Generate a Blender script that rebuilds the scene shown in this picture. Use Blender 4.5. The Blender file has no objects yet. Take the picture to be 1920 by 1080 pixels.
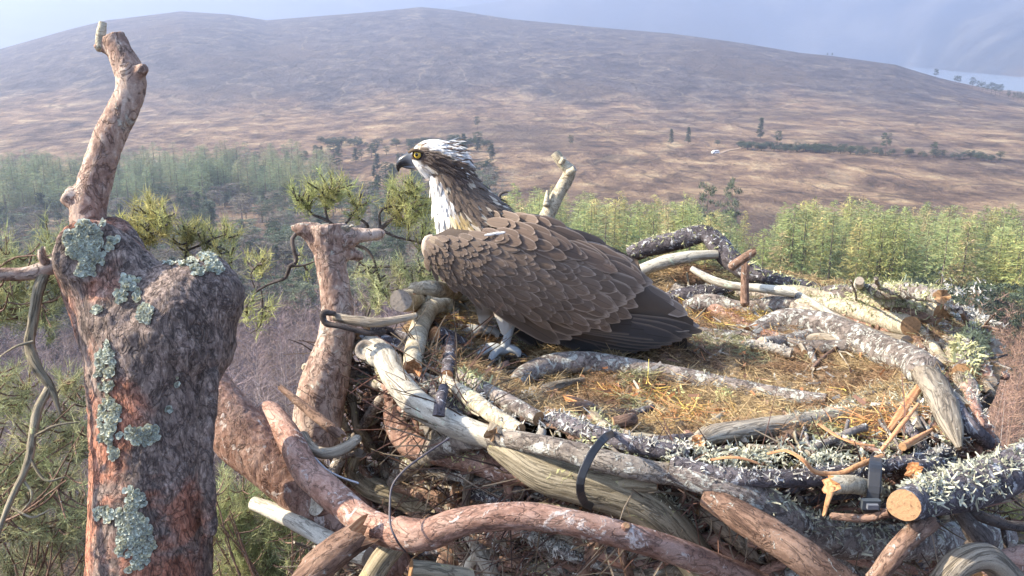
import bpy, math, random
import numpy as np
from mathutils import Vector
from mathutils.bvhtree import BVHTree

R = math.radians
scene = bpy.context.scene
COL = scene.collection
random.seed(7)
rng = np.random.default_rng(11)

# ------------------------------------------------------------------ camera
PITCH = 15.0
F = 1663.0                                     # focal length in photo pixels
CAM = np.array([0.0, 0.0, 20.0])
cam_d = bpy.data.cameras.new('camera')
cam_o = bpy.data.objects.new('camera', cam_d)
COL.objects.link(cam_o)
cam_o.location = CAM
cam_o.rotation_euler = (R(90 - PITCH), 0, 0)
cam_d.sensor_width = 36.0
cam_d.lens = 18.0 / (960.0 / F)
cam_d.clip_start = 0.05
cam_d.clip_end = 40000
scene.camera = cam_o

# ------------------------------------------------------------------ light
SUN_AZ, SUN_EL = -91.0, 36.0                   # degrees from +Y (negative = left), above horizon
sd = Vector((math.sin(R(SUN_AZ)) * math.cos(R(SUN_EL)), math.cos(R(SUN_AZ)) * math.cos(R(SUN_EL)), math.sin(R(SUN_EL))))
sun_d = bpy.data.lights.new('sun', 'SUN')
sun_d.energy = 5.0
sun_d.angle = R(0.5)
sun_d.color = (1.0, 0.88, 0.70)
sun_o = bpy.data.objects.new('sun', sun_d)
COL.objects.link(sun_o)
sun_o.rotation_euler = sd.to_track_quat('Z', 'Y').to_euler()
w = bpy.data.worlds.new('World')
scene.world = w
w.use_nodes = True
nt = w.node_tree
sky = nt.nodes.new('ShaderNodeTexSky')
sky.sky_type = 'NISHITA'
sky.sun_disc = False
sky.sun_elevation = R(SUN_EL)
sky.sun_rotation = R(SUN_AZ)
bg = nt.nodes['Background']
bg.inputs['Strength'].default_value = 0.15
nt.links.new(sky.outputs[0], bg.inputs['Color'])
scene.view_settings.view_transform = 'Standard'
scene.view_settings.look = 'None'
scene.view_settings.gamma = 1
scene.view_settings.exposure = 1.95
scene.cycles.volume_bounces = 1
scene.cycles.max_bounces = 6
scene.cycles.use_denoising = True
HAZE_DENSITY = 0.00036

# ------------------------------------------------------------------ pixel <-> world measuring
SP, CP = math.sin(R(PITCH)), math.cos(R(PITCH))
FWD = np.array([0, CP, -SP]); UP = np.array([0, SP, CP]); RT = np.array([1.0, 0, 0])

def rays(px, py):
    px = np.asarray(px, float); py = np.asarray(py, float)
    return FWD + ((px - 960) / F)[..., None] * RT + (-(py - 540) / F)[..., None] * UP

def P(px, py, d):                               # point at camera depth d
    return CAM + rays(px, py) * np.asarray(d, float)[..., None]

def PY(px, py, Y):                              # point on the upright plane y = Y
    r = rays(px, py)
    return CAM + r * (np.asarray(Y, float) / r[..., 1])[..., None]

def to_px(p):
    q = np.asarray(p, float) - CAM
    d = q @ FWD
    return 960 + F * (q @ RT) / d, 540 - F * (q @ UP) / d, d

# ------------------------------------------------------------------ noise
def _hash(i, j, k):
    n = (i * 374761393 + j * 668265263 + k * 2147483647 * 3 + 1442695041) & 0xFFFFFFFF
    n = ((n ^ (n >> 13)) * 1274126177) & 0xFFFFFFFF
    n = ((n ^ (n >> 15)) * 2246822519) & 0xFFFFFFFF
    return ((n ^ (n >> 16)) & 0xFFFFFF) / float(0xFFFFFF)

def vnoise(p):
    p = np.asarray(p, float)
    i = np.floor(p).astype(np.int64); f = p - i
    f = f * f * (3 - 2 * f)
    o = 0
    for a in (0, 1):
        for b in (0, 1):
            for c in (0, 1):
                wgt = (f[:, 0] if a else 1 - f[:, 0]) * (f[:, 1] if b else 1 - f[:, 1]) * (f[:, 2] if c else 1 - f[:, 2])
                o = o + wgt * _hash(i[:, 0] + a, i[:, 1] + b, i[:, 2] + c)
    return o * 2 - 1

def fbm(p, octv=4, gain=0.5):
    p = np.asarray(p, float); s = 0; a = 1; t = 0
    for k in range(octv):
        s = s + a * vnoise(p * 2 ** k + 17.3 * k); t += a; a *= gain
    return s / t

def worley(p):
    p = np.asarray(p, float); i = np.floor(p).astype(np.int64)
    f1 = np.full(len(p), 9.0); f2 = f1.copy()
    for a in (-1, 0, 1):
        for b in (-1, 0, 1):
            for c in (-1, 0, 1):
                q = i + np.array([a, b, c])
                pt = q + np.stack([_hash(q[:, 0], q[:, 1], q[:, 2]), _hash(q[:, 0] + 71, q[:, 1], q[:, 2]), _hash(q[:, 0], q[:, 1] + 31, q[:, 2])], 1)
                d = np.linalg.norm(p - pt, axis=1)
                f2 = np.minimum(f2, np.maximum(f1, d)); f1 = np.minimum(f1, d)
    return f1, f2

def sstep(a, b, x):
    t = np.clip((np.asarray(x, float) - a) / (b - a), 0, 1)
    return t * t * (3 - 2 * t)

# ------------------------------------------------------------------ mesh builder
class MB:
    def __init__(s):
        s.v = []; s.n = 0; s.f = []; s.m = []; s.tc = []; s.col = []
    def add(s, v, f, mat=0, tc=None, col=(1, 1, 1)):
        v = np.asarray(v, float).reshape(-1, 3); n = len(v)
        s.v.append(v)
        s.tc.append(v if tc is None else np.asarray(tc, float).reshape(-1, 3))
        c = np.asarray(col, float)
        s.col.append(np.broadcast_to(c, (n, 3)) if c.ndim == 1 else c)
        f = np.asarray(f, np.int64)
        s.f.append(f + s.n); s.m.append(np.full(len(f), mat)); s.n += n
    def build(s, name, mats, parent=None, smooth=True, loc=None):
        v = np.concatenate(s.v); tc = np.concatenate(s.tc); col = np.concatenate(s.col)
        if loc is not None:
            v = v - np.asarray(loc)
        me = bpy.data.meshes.new(name)
        nl = sum(f.size for f in s.f); nf = sum(len(f) for f in s.f)
        me.vertices.add(len(v)); me.vertices.foreach_set('co', v.astype(np.float32).ravel())
        me.loops.add(nl); me.loops.foreach_set('vertex_index', np.concatenate([f.ravel() for f in s.f]).astype(np.int32))
        me.polygons.add(nf)
        tot = np.concatenate([np.full(len(f), f.shape[1]) for f in s.f if len(f)])
        st = np.concatenate([[0], np.cumsum(tot)[:-1]])
        me.polygons.foreach_set('loop_start', st.astype(np.int32))
        me.polygons.foreach_set('material_index', np.concatenate(s.m).astype(np.int32))
        a = me.attributes.new('tc', 'FLOAT_VECTOR', 'POINT'); a.data.foreach_set('vector', tc.astype(np.float32).ravel())
        c4 = np.ones((len(v), 4), np.float32); c4[:, :3] = col
        a = me.attributes.new('col', 'FLOAT_COLOR', 'POINT'); a.data.foreach_set('color', c4.ravel())
        me.update(calc_edges=True)
        me.polygons.foreach_set('use_smooth', np.full(nf, smooth))
        for m in (mats if isinstance(mats, (list, tuple)) else [mats]):
            me.materials.append(m)
        me.validate()
        return link(name, me, parent, loc)

def link(name, me, parent=None, loc=None):
    o = bpy.data.objects.new(name, me)
    COL.objects.link(o)
    if parent is not None:
        o.parent = parent
        if loc is not None:
            o.location = Vector(loc) - parent.location
        else:
            o.location = -parent.location
    elif loc is not None:
        o.location = loc
    return o

def tag(o, label=None, cat=None, group=None, kind=None):
    if label: o['label'] = label
    if cat: o['category'] = cat
    if group: o['group'] = group
    if kind: o['kind'] = kind
    return o

def thing(name, loc, label, cat, group=None):
    o = bpy.data.objects.new(name, None)
    COL.objects.link(o); o.location = Vector(loc)
    o.empty_display_size = 0.1
    return tag(o, label, cat, group)

# ------------------------------------------------------------------ curves, tubes, blades
def spline(pts, step):
    pts = np.asarray(pts, float)                # N x k, first three columns are xyz
    if len(pts) == 2:
        pts = np.stack([pts[0], pts[0] * .67 + pts[1] * .33, pts[0] * .33 + pts[1] * .67, pts[1]])
    e = np.concatenate([[2 * pts[0] - pts[1]], pts, [2 * pts[-1] - pts[-2]]])
    out = []
    for i in range(1, len(e) - 2):
        p0, p1, p2, p3 = e[i - 1:i + 3]
        n = max(2, int(np.linalg.norm(p2[:3] - p1[:3]) / step))
        t = np.linspace(0, 1, n, endpoint=False)[:, None]
        out.append(.5 * (2 * p1 + (p2 - p0) * t + (2 * p0 - 5 * p1 + 4 * p2 - p3) * t ** 2 + (3 * p1 - p0 - 3 * p2 + p3) * t ** 3))
    out.append(e[-2:-1])
    return np.concatenate(out)

def tube(mb, pts, sides=12, step=.01, bump=.1, freq=1.0, seed=0, mat=0, cap_mat=1, ends=('cut', 'cut'), wob=0.0, col=(1, 1, 1), flat=1.0):
    """pts: N x 4 (xyz + radius). Closed tube with bark relief; tc = unrolled bark coordinates."""
    c = spline(pts, step); p = c[:, :3].copy(); r = np.maximum(c[:, 3], 1e-5); n = len(p)
    s = np.concatenate([[0], np.cumsum(np.linalg.norm(np.diff(p, axis=0), axis=1))])
    rm = r.mean()
    if wob:
        q = np.stack([s / (rm * 7) + seed, np.full(n, seed * 1.7), np.zeros(n)], 1)
        for k in range(3):
            p[:, k] += wob * rm * vnoise(q + k * 19.1)
    t = np.gradient(p, axis=0); t /= np.linalg.norm(t, axis=1)[:, None] + 1e-12
    a = np.array([0, 0, 1.0]) if abs(t[0, 2]) < .9 else np.array([1.0, 0, 0])
    N = np.zeros_like(p); u = np.cross(t[0], a); u /= np.linalg.norm(u)
    for i in range(n):
        u = u - t[i] * (u @ t[i]); u /= np.linalg.norm(u); N[i] = u
    B = np.cross(t, N)
    th = np.linspace(0, 2 * math.pi, sides, endpoint=False)
    ct, sn = np.cos(th), np.sin(th)
    T3 = np.stack([np.broadcast_to(ct, (n, sides)) * rm, np.broadcast_to(sn, (n, sides)) * rm, np.broadcast_to(s[:, None], (n, sides))], -1)
    k = freq / rm
    q = (T3 * np.array([k * 1.1, k * 1.1, k * .55])).reshape(-1, 3) + seed * 3.3
    nz = fbm(q, 3).reshape(n, sides)
    big = vnoise(q * .35 + 50).reshape(n, sides)
    rr = r[:, None] * (1 + bump * (nz + .8 * big))
    V = p[:, None, :] + rr[..., None] * (ct[None, :, None] * N[:, None, :] + flat * sn[None, :, None] * B[:, None, :])
    jag = rng.random((2, sides))
    for e, (kind, i) in enumerate(zip(ends, (0, n - 1))):
        if kind == 'broken':
            sg = -1 if i == 0 else 1
            V[i] += (sg * t[i])[None, :] * ((jag[e][:, None] - .3) * r[i] * 1.6)
    idx = np.arange(n * sides).reshape(n, sides)
    nx = np.roll(idx, -1, 1)
    f = np.stack([idx[:-1], nx[:-1], nx[1:], idx[1:]], -1).reshape(-1, 4)
    tc = T3.reshape(-1, 3) + seed * 1.37
    mb.add(V.reshape(-1, 3), f, mat, tc, col)
    for e, (kind, i) in enumerate(zip(ends, (0, n - 1))):
        ring = V[i]; sg = -1 if i == 0 else 1
        if kind == 'round':
            c0 = p[i] + sg * t[i] * r[i] * .6
            cm = mat
        else:
            c0 = ring.mean(0) + (sg * t[i] * r[i] * (-.35 if kind == 'broken' else .02)); cm = cap_mat
        mid = (ring + c0) / 2 + (sg * t[i]) * (r[i] * (.3 * (rng.random(sides)[:, None] - .5) if kind == 'broken' else (.25 if kind == 'round' else .012)))
        vv = np.concatenate([ring, mid, [c0]])
        a1 = np.arange(sides); a2 = np.roll(a1, -1)
        o = [(a1, a2, a2 + sides), (a1, a2 + sides, a1 + sides), (a1 + sides, a2 + sides, np.full(sides, 2 * sides))]
        ff = np.concatenate([np.stack(x, -1) for x in o])
        if i == 0: ff = ff[:, ::-1]
        ltc = np.concatenate([np.stack([ct, sn, 0 * ct], -1), np.stack([ct, sn, 0 * ct], -1) * .5, [[0, 0, 0]]]) * r[i]
        mb.add(vv, ff, cm, ltc, col)
    return V, p, t, r

def unit(v):
    v = np.asarray(v, float)
    return v / (np.linalg.norm(v, axis=-1, keepdims=True) + 1e-12)

def rdir(n):
    return unit(rng.normal(size=(n, 3)))

def blades(mb, base, d, L, W, curl=None, segs=2, col=(1, 1, 1), mat=0, side=None, taper=1.0):
    """n thin ribbons, base n x 3, direction n x 3, bent by curl n x 3 at the tip."""
    base = np.asarray(base, float); n = len(base)
    if n == 0: return
    d = unit(d); L = np.broadcast_to(np.asarray(L, float), (n,)); W = np.broadcast_to(np.asarray(W, float), (n,))
    if side is None:
        side = unit(np.cross(d, rdir(n)))
    if curl is None:
        curl = np.zeros((n, 3))
    V = []
    for k in range(segs + 1):
        t = k / segs
        c = base + d * (L * t)[:, None] + curl * (t * t)
        ww = W * ((1 - t ** 1.5 * taper) * .5)
        if k == segs and taper >= 1:
            V.append(c[:, None])
        else:
            V.append(np.stack([c - side * ww[:, None], c + side * ww[:, None]], 1))
    V = np.concatenate(V, 1); m = V.shape[1]
    off = (np.arange(n) * m)[:, None]
    c = np.asarray(col, float)
    cc = c if c.ndim == 1 else np.repeat(c, m, 0)
    q = []
    full = segs if taper < 1 else segs - 1
    for k in range(full):
        q.append(off + np.array([2 * k, 2 * k + 1, 2 * k + 3, 2 * k + 2]))
    v = V.reshape(-1, 3)
    if q:
        mb.add(v, np.concatenate(q), mat, None, cc)
        if taper >= 1:
            mb.f.append((off + np.array([2 * full, 2 * full + 1, 2 * full + 2])) + mb.n - len(v)); mb.m.append(np.full(n, mat))
    else:
        mb.add(v, off + np.array([0, 1, 2]), mat, None, cc)

# ------------------------------------------------------------------ materials
def new_mat(name):
    m = bpy.data.materials.new(name); m.use_nodes = True
    t = m.node_tree
    return m, t, t.nodes['Principled BSDF'], t.nodes['Material Output']

def nn(t, kind, **kw):
    x = t.nodes.new(kind)
    for k, v in kw.items():
        if k in x.inputs.keys(): x.inputs[k].default_value = v
        else: setattr(x, k, v)
    return x

def ramp(t, fac, stops):
    x = t.nodes.new('ShaderNodeValToRGB')
    e = x.color_ramp.elements
    while len(e) > 1: e.remove(e[-1])
    e[0].position = stops[0][0]; e[0].color = (*stops[0][1], 1)
    for p, c in stops[1:]:
        y = e.new(p); y.color = (*c, 1)
    t.links.new(fac, x.inputs[0])
    return x.outputs[0]

def mixc(t, fac, a, b, mode='MIX'):
    x = t.nodes.new('ShaderNodeMix'); x.data_type = 'RGBA'; x.blend_type = mode
    for s, v in ((x.inputs[0], fac), (x.inputs[6], a), (x.inputs[7], b)):
        if hasattr(v, 'links'): t.links.new(v, s)
        elif isinstance(v, (int, float)): s.default_value = v
        else: s.default_value = (*v, 1)
    return x.outputs[2]

def mapped(t, src, scale):
    x = t.nodes.new('ShaderNodeMapping'); x.inputs['Scale'].default_value = scale
    t.links.new(src, x.inputs[0]); return x.outputs[0]

def noise(t, vec, scale, detail=5, rough=.6, dist=0.0):
    x = nn(t, 'ShaderNodeTexNoise', Scale=scale, Detail=detail, Roughness=rough, Distortion=dist)
    t.links.new(vec, x.inputs['Vector']); return x.outputs['Fac']

def attr(t, name):
    return nn(t, 'ShaderNodeAttribute', attribute_name=name)

def fac_of(t, f, a, b):
    x = nn(t, 'ShaderNodeMapRange', interpolation_type='SMOOTHSTEP')
    x.inputs['From Min'].default_value = a; x.inputs['From Max'].default_value = b
    t.links.new(f, x.inputs[0]); return x.outputs[0]

def ridge(t, vec, scale, wd, dist=.6):
    """0 along thin meandering lines, 1 elsewhere"""
    n = noise(t, vec, scale, 4, .6, dist)
    s = nn(t, 'ShaderNodeMath', operation='SUBTRACT'); s.inputs[1].default_value = .5; t.links.new(n, s.inputs[0])
    a = nn(t, 'ShaderNodeMath', operation='ABSOLUTE'); t.links.new(s.outputs[0], a.inputs[0])
    return fac_of(t, a.outputs[0], 0, wd)

def bump_to(t, b, h, strength, dist):
    x = nn(t, 'ShaderNodeBump', Strength=strength, Distance=dist)
    t.links.new(h, x.inputs['Height']); t.links.new(x.outputs[0], b.inputs['Normal'])

def bark_mat(name, dark, mid, light, crust=(.42, .43, .39), crust_amt=.35, stretch=.3, scale=120, bump=.5, crust_scale=45, rough=.85):
    """bark along a stick: stretched fibre noise, cracks, crusty lichen patches."""
    m, t, b, o = new_mat(name)
    tc = attr(t, 'tc').outputs['Vector']
    g = mapped(t, tc, (1, 1, stretch))
    n1 = noise(t, g, scale, 6, .65, .4)
    n2 = noise(t, g, scale * .22, 4, .6, .2)
    c = ramp(t, n1, [(.25, dark), (.5, mid), (.75, light)])
    c = mixc(t, fac_of(t, n2, .42, .66), c, mixc(t, .55, c, light))
    c = mixc(t, fac_of(t, n2, .5, .28), c, mixc(t, .6, c, dark))
    oi = nn(t, 'ShaderNodeObjectInfo')
    hs = nn(t, 'ShaderNodeHueSaturation', Saturation=1.0)
    vr = nn(t, 'ShaderNodeMapRange'); vr.inputs['To Min'].default_value = .8; vr.inputs['To Max'].default_value = 1.2
    t.links.new(oi.outputs['Random'], vr.inputs[0]); t.links.new(vr.outputs[0], hs.inputs['Value'])
    t.links.new(c, hs.inputs['Color']); c = hs.outputs[0]
    crack = ridge(t, g, scale * .4, .035, .8)
    c = mixc(t, crack, mixc(t, .6, c, (dark[0] * .4, dark[1] * .4, dark[2] * .4)), c)
    c = mixc(t, .3, c, mixc(t, 1.0, c, ramp(t, noise(t, tc, scale * 4, 3, .7), [(.3, (.3, .3, .3)), (.7, (1.6, 1.6, 1.6))]), 'MULTIPLY'))
    mh = nn(t, 'ShaderNodeMath', operation='MULTIPLY'); t.links.new(crack, mh.inputs[0]); t.links.new(n1, mh.inputs[1])
    h = mh.outputs[0]
    if crust_amt > 0:
        n3 = noise(t, tc, crust_scale, 6, .7, .6)
        n4 = noise(t, tc, crust_scale * 7, 3, .6)
        cf = fac_of(t, n3, .64 - .2 * crust_amt, .70 - .2 * crust_amt)
        cc = ramp(t, n4, [(.3, tuple(x * .55 for x in crust)), (.55, crust), (.8, tuple(min(1, x * 1.25) for x in crust))])
        c = mixc(t, cf, c, cc)
        ad = nn(t, 'ShaderNodeMath', operation='MULTIPLY_ADD'); ad.inputs[1].default_value = .5
        t.links.new(cf, ad.inputs[0]); t.links.new(h, ad.inputs[2]); h = ad.outputs[0]
    t.links.new(c, b.inputs['Base Color'])
    b.inputs['Roughness'].default_value = rough
    b.inputs['Specular IOR Level'].default_value = .25
    bump_to(t, b, h, bump, .004)
    return m

def col_mat(name, rough=.8, var=.25, nscale=300, spec=.2, transl=0.0, bump=0):
    """colour taken from the mesh's own 'col' attribute with fine mottling."""
    m, t, b, o = new_mat(name)
    c = attr(t, 'col').outputs['Color']
    tx = nn(t, 'ShaderNodeTexCoord').outputs['Object']
    n1 = noise(t, tx, nscale, 3, .6)
    v = nn(t, 'ShaderNodeMapRange'); v.inputs['To Min'].default_value = 1 - var; v.inputs['To Max'].default_value = 1 + var
    t.links.new(n1, v.inputs[0])
    hs = nn(t, 'ShaderNodeHueSaturation'); t.links.new(c, hs.inputs['Color']); t.links.new(v.outputs[0], hs.inputs['Value'])
    t.links.new(hs.outputs[0], b.inputs['Base Color'])
    b.inputs['Roughness'].default_value = rough; b.inputs['Specular IOR Level'].default_value = spec
    if bump: bump_to(t, b, n1, bump, .002)
    if transl:
        tr = nn(t, 'ShaderNodeBsdfTranslucent'); t.links.new(hs.outputs[0], tr.inputs['Color'])
        ms = nn(t, 'ShaderNodeMixShader'); ms.inputs[0].default_value = transl
        t.links.new(b.outputs[0], ms.inputs[1]); t.links.new(tr.outputs[0], ms.inputs[2]); t.links.new(ms.outputs[0], o.inputs[0])
    return m

def wood_mat(name, c1, c2, ring=260):
    m, t, b, o = new_mat(name)
    tc = attr(t, 'tc').outputs['Vector']
    wv = nn(t, 'ShaderNodeTexWave', wave_type='RINGS', rings_direction='Z', Scale=ring, Distortion=2.5, Detail=3)
    t.links.new(tc, wv.inputs['Vector'])
    n = noise(t, tc, 180, 5, .6)
    c = mixc(t, wv.outputs['Fac'], c1, c2)
    c = mixc(t, fac_of(t, n, .5, .75), c, tuple(x * .55 for x in c1))
    t.links.new(c, b.inputs['Base Color']); b.inputs['Roughness'].default_value = .8
    bump_to(t, b, n, .5, .003)
    return m

M = {}
M['cut'] = wood_mat('cut_wood', (.20, .10, .042), (.39, .24, .12))
M['cut_old'] = wood_mat('weathered_cut_wood', (.24, .20, .16), (.40, .34, .27))
M['torn'] = wood_mat('torn_orange_wood', (.33, .14, .055), (.46, .25, .115), 60)
M['red'] = bark_mat('red_pine_bark', (.10, .052, .038), (.26, .14, .098), (.44, .30, .235), (.50, .42, .37), .34, .45, 150, .6, 40, .62)
M['grey'] = bark_mat('grey_lichened_bark', (.05, .04, .038), (.14, .115, .10), (.28, .24, .21), (.44, .44, .39), .62, .8, 130, .7, 60)
M['darkgrey'] = bark_mat('dark_crusted_bark', (.03, .026, .03), (.075, .065, .07), (.15, .13, .135), (.42, .42, .43), .45, .8, 130, .7, 70)
M['weather'] = bark_mat('weathered_bare_wood', (.07, .055, .04), (.23, .19, .14), (.40, .35, .27), (.40, .40, .33), .1, .10, 190, .7, 40)
M['olive'] = bark_mat('olive_weathered_wood', (.07, .057, .038), (.205, .172, .115), (.38, .33, .235), (.42, .40, .20), .3, .10, 190, .6, 30)
M['pale'] = bark_mat('pale_barkless_wood', (.20, .17, .13), (.40, .37, .30), (.56, .54, .46), (.40, .46, .36), .2, .2, 110, .35, 30)
M['rim'] = bark_mat('bumpy_grey_brown_bark', (.07, .055, .05), (.21, .175, .145), (.42, .37, .30), (.50, .49, .43), .5, .7, 120, .8, 50)
M['birch'] = bark_mat('pale_ringed_bark', (.16, .13, .09), (.36, .31, .22), (.54, .48, .36), (.36, .40, .28), .3, 1.6, 110, .5, 40)
M['dark'] = bark_mat('dark_dead_twig', (.028, .022, .02), (.07, .056, .05), (.14, .115, .10), (.3, .3, .27), .15, .4, 200, .5, 60)
M['brown'] = bark_mat('brown_dead_bark', (.06, .035, .025), (.16, .095, .065), (.27, .18, .13), (.40, .40, .35), .2, .4, 160, .6, 60)
M['leafcol'] = col_mat('lichen_and_needles', .8, .3, 260, .2, .35)
M['lichen'] = col_mat('lichen_frond', .9, .3, 500, .1, .25)
M['straw'] = col_mat('dry_strand', .85, .3, 200, .15, .25)
# ================================================================== THE SETTING
def px_azel(px, py):
    r = rays(px, py)
    return np.degrees(np.arctan2(r[..., 0], r[..., 1])), r[..., 2] / np.hypot(r[..., 0], r[..., 1])

_c = np.array([(-700, 260), (-300, 170), (0, 92), (60, 75), (130, 55), (200, 38), (340, 21), (430, 27), (500, 38), (560, 33), (700, 22), (790, 13), (850, 19),
               (960, 36), (1130, 52), (1260, 63), (1380, 79), (1500, 99), (1560, 105), (1680, 122), (1760, 148), (1840, 170), (1920, 192), (2150, 260), (2600, 330)], float)
C_AZ, C_TAN = px_azel(_c[:, 0], _c[:, 1])
_r = np.array([(-700, 1900), (0, 1900), (800, 2100), (1300, 1700), (1700, 1430), (1920, 1240), (2600, 1000)], float)
RC_AZ = px_azel(_r[:, 0], 150 + 0 * _r[:, 0])[0]; RC_R = _r[:, 1]
WATER = -72.0
_s = np.array([(-700, 5000), (1500, 5000), (1680, 4700), (1800, 3500), (1920, 2850), (2600, 2200)], float)
SH_AZ = px_azel(_s[:, 0], 130 + 0 * _s[:, 0])[0]; SH_R = _s[:, 1]
_a = np.array([(500, 110), (760, 40), (840, 12), (900, 2), (960, -8), (1100, -45), (1400, -60), (2600, -70)], float)
A_AZ, A_TAN = px_azel(_a[:, 0], _a[:, 1])

def ground(az, r):
    """height above the camera (m) at azimuth az (deg) and distance r"""
    az = np.asarray(az, float); r = np.asarray(r, float)
    kr = [0, 15, 60, 170, 300, 450, 620, 900]
    zl = np.interp(r, kr, [-14, -15, -30, -53, -64, -70, -66, -58])
    zr = np.interp(r, kr, [-14, -15, -30, -48, -57, -61, -60, -55])
    k = sstep(-14, 0, az)
    z = zl * (1 - k) + zr * k
    z9 = -58 * (1 - k) - 55 * k
    rc = np.interp(az, RC_AZ, RC_R); zc = rc * np.interp(az, C_AZ, C_TAN)
    t = np.clip((r - 900) / (rc - 900), 0, 1)
    hill = z9 + (zc - z9) * (.55 * np.sin(math.pi / 2 * t) ** 1.35 + .45 * t ** 1.3)
    z = np.where(r > 900, hill, z)
    back = zc + (-78 - zc) * sstep(0, 1, (r - rc) / 1000)
    z = np.where(r > rc, back, z)
    sh = np.interp(az, SH_AZ, SH_R)
    zA = 5600 * np.interp(az, A_AZ, A_TAN)
    mA = -80 + (zA + 80) * np.clip((r - sh) / (5600 - sh), 0, 1) ** .9
    z = np.where(r > sh, np.where(r < 5600, mA, zA - (r - 5600) * .2), z)
    zB = -80 + (8200 * .079 + 80) * sstep(5200, 8200, r)
    z = np.where(r > 5200, np.maximum(z, zB), z)
    x, y = r * np.sin(np.radians(az)), r * np.cos(np.radians(az))
    sh_ = np.shape(x)
    q = np.stack([np.ravel(x), np.ravel(y), np.zeros(x.size)], 1)
    onhill = sstep(900, 1300, r) * (1 - sstep(.86, 1.0, r / rc)) * (r < rc)
    far = sstep(1.05, 1.3, (r / sh))
    n1 = fbm(q / 130, 4).reshape(sh_); n2 = fbm(q / 420 + 9, 3).reshape(sh_); n3 = fbm(q / 900 + 4, 5).reshape(sh_)
    z = z + onhill * (7 * n1 + 9 * n2) + far * n3 * 70 * (r < 7800)
    z = z + sstep(30, 200, r) * (1 - sstep(700, 1000, r)) * 1.6 * fbm(q / 45, 3).reshape(sh_)
    return z

def ground_xyz(az, r):
    a = np.radians(az)
    return np.stack([r * np.sin(a), r * np.cos(a), ground(az, r) + CAM[2]], -1)

def ground_at_px(px, py, rmin=40, rmax=3000):
    az, tn = px_azel(np.float64(px), np.float64(py))
    rr = np.geomspace(rmin, rmax, 700)
    g = ground(np.full(700, az), rr)
    hit = np.nonzero(g >= rr * tn)[0]
    r = rr[hit[0]] if len(hit) else rmax
    return az, r

az = np.concatenate([np.linspace(-180, -60, 40, endpoint=False), np.linspace(-60, -36, 60, endpoint=False), np.linspace(-36, 36, 560, endpoint=False), np.linspace(36, 60, 60, endpoint=False), np.linspace(60, 180, 40, endpoint=False)])
rr = np.concatenate([np.linspace(2, 60, 20, endpoint=False), np.geomspace(60, 900, 90, endpoint=False), np.linspace(900, 2250, 130, endpoint=False), np.geomspace(2250, 9000, 90)])
A2, R2 = np.meshgrid(az, rr, indexing='ij')
G = ground_xyz(A2.ravel(), R2.ravel())
na, nr = len(az), len(rr)
idx = np.arange(na * nr).reshape(na, nr); nx = np.roll(idx, -1, 0)
mb = MB()
mb.add(np.concatenate([G, [[0, 0, CAM[2] - 14]]]), np.stack([idx[:, :-1], idx[:, 1:], nx[:, 1:], nx[:, :-1]], -1).reshape(-1, 4))
mb.f.append(np.stack([idx[:, 0], nx[:, 0], np.full(na, na * nr)], -1)[:, ::-1]); mb.m.append(np.zeros(na))

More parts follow.
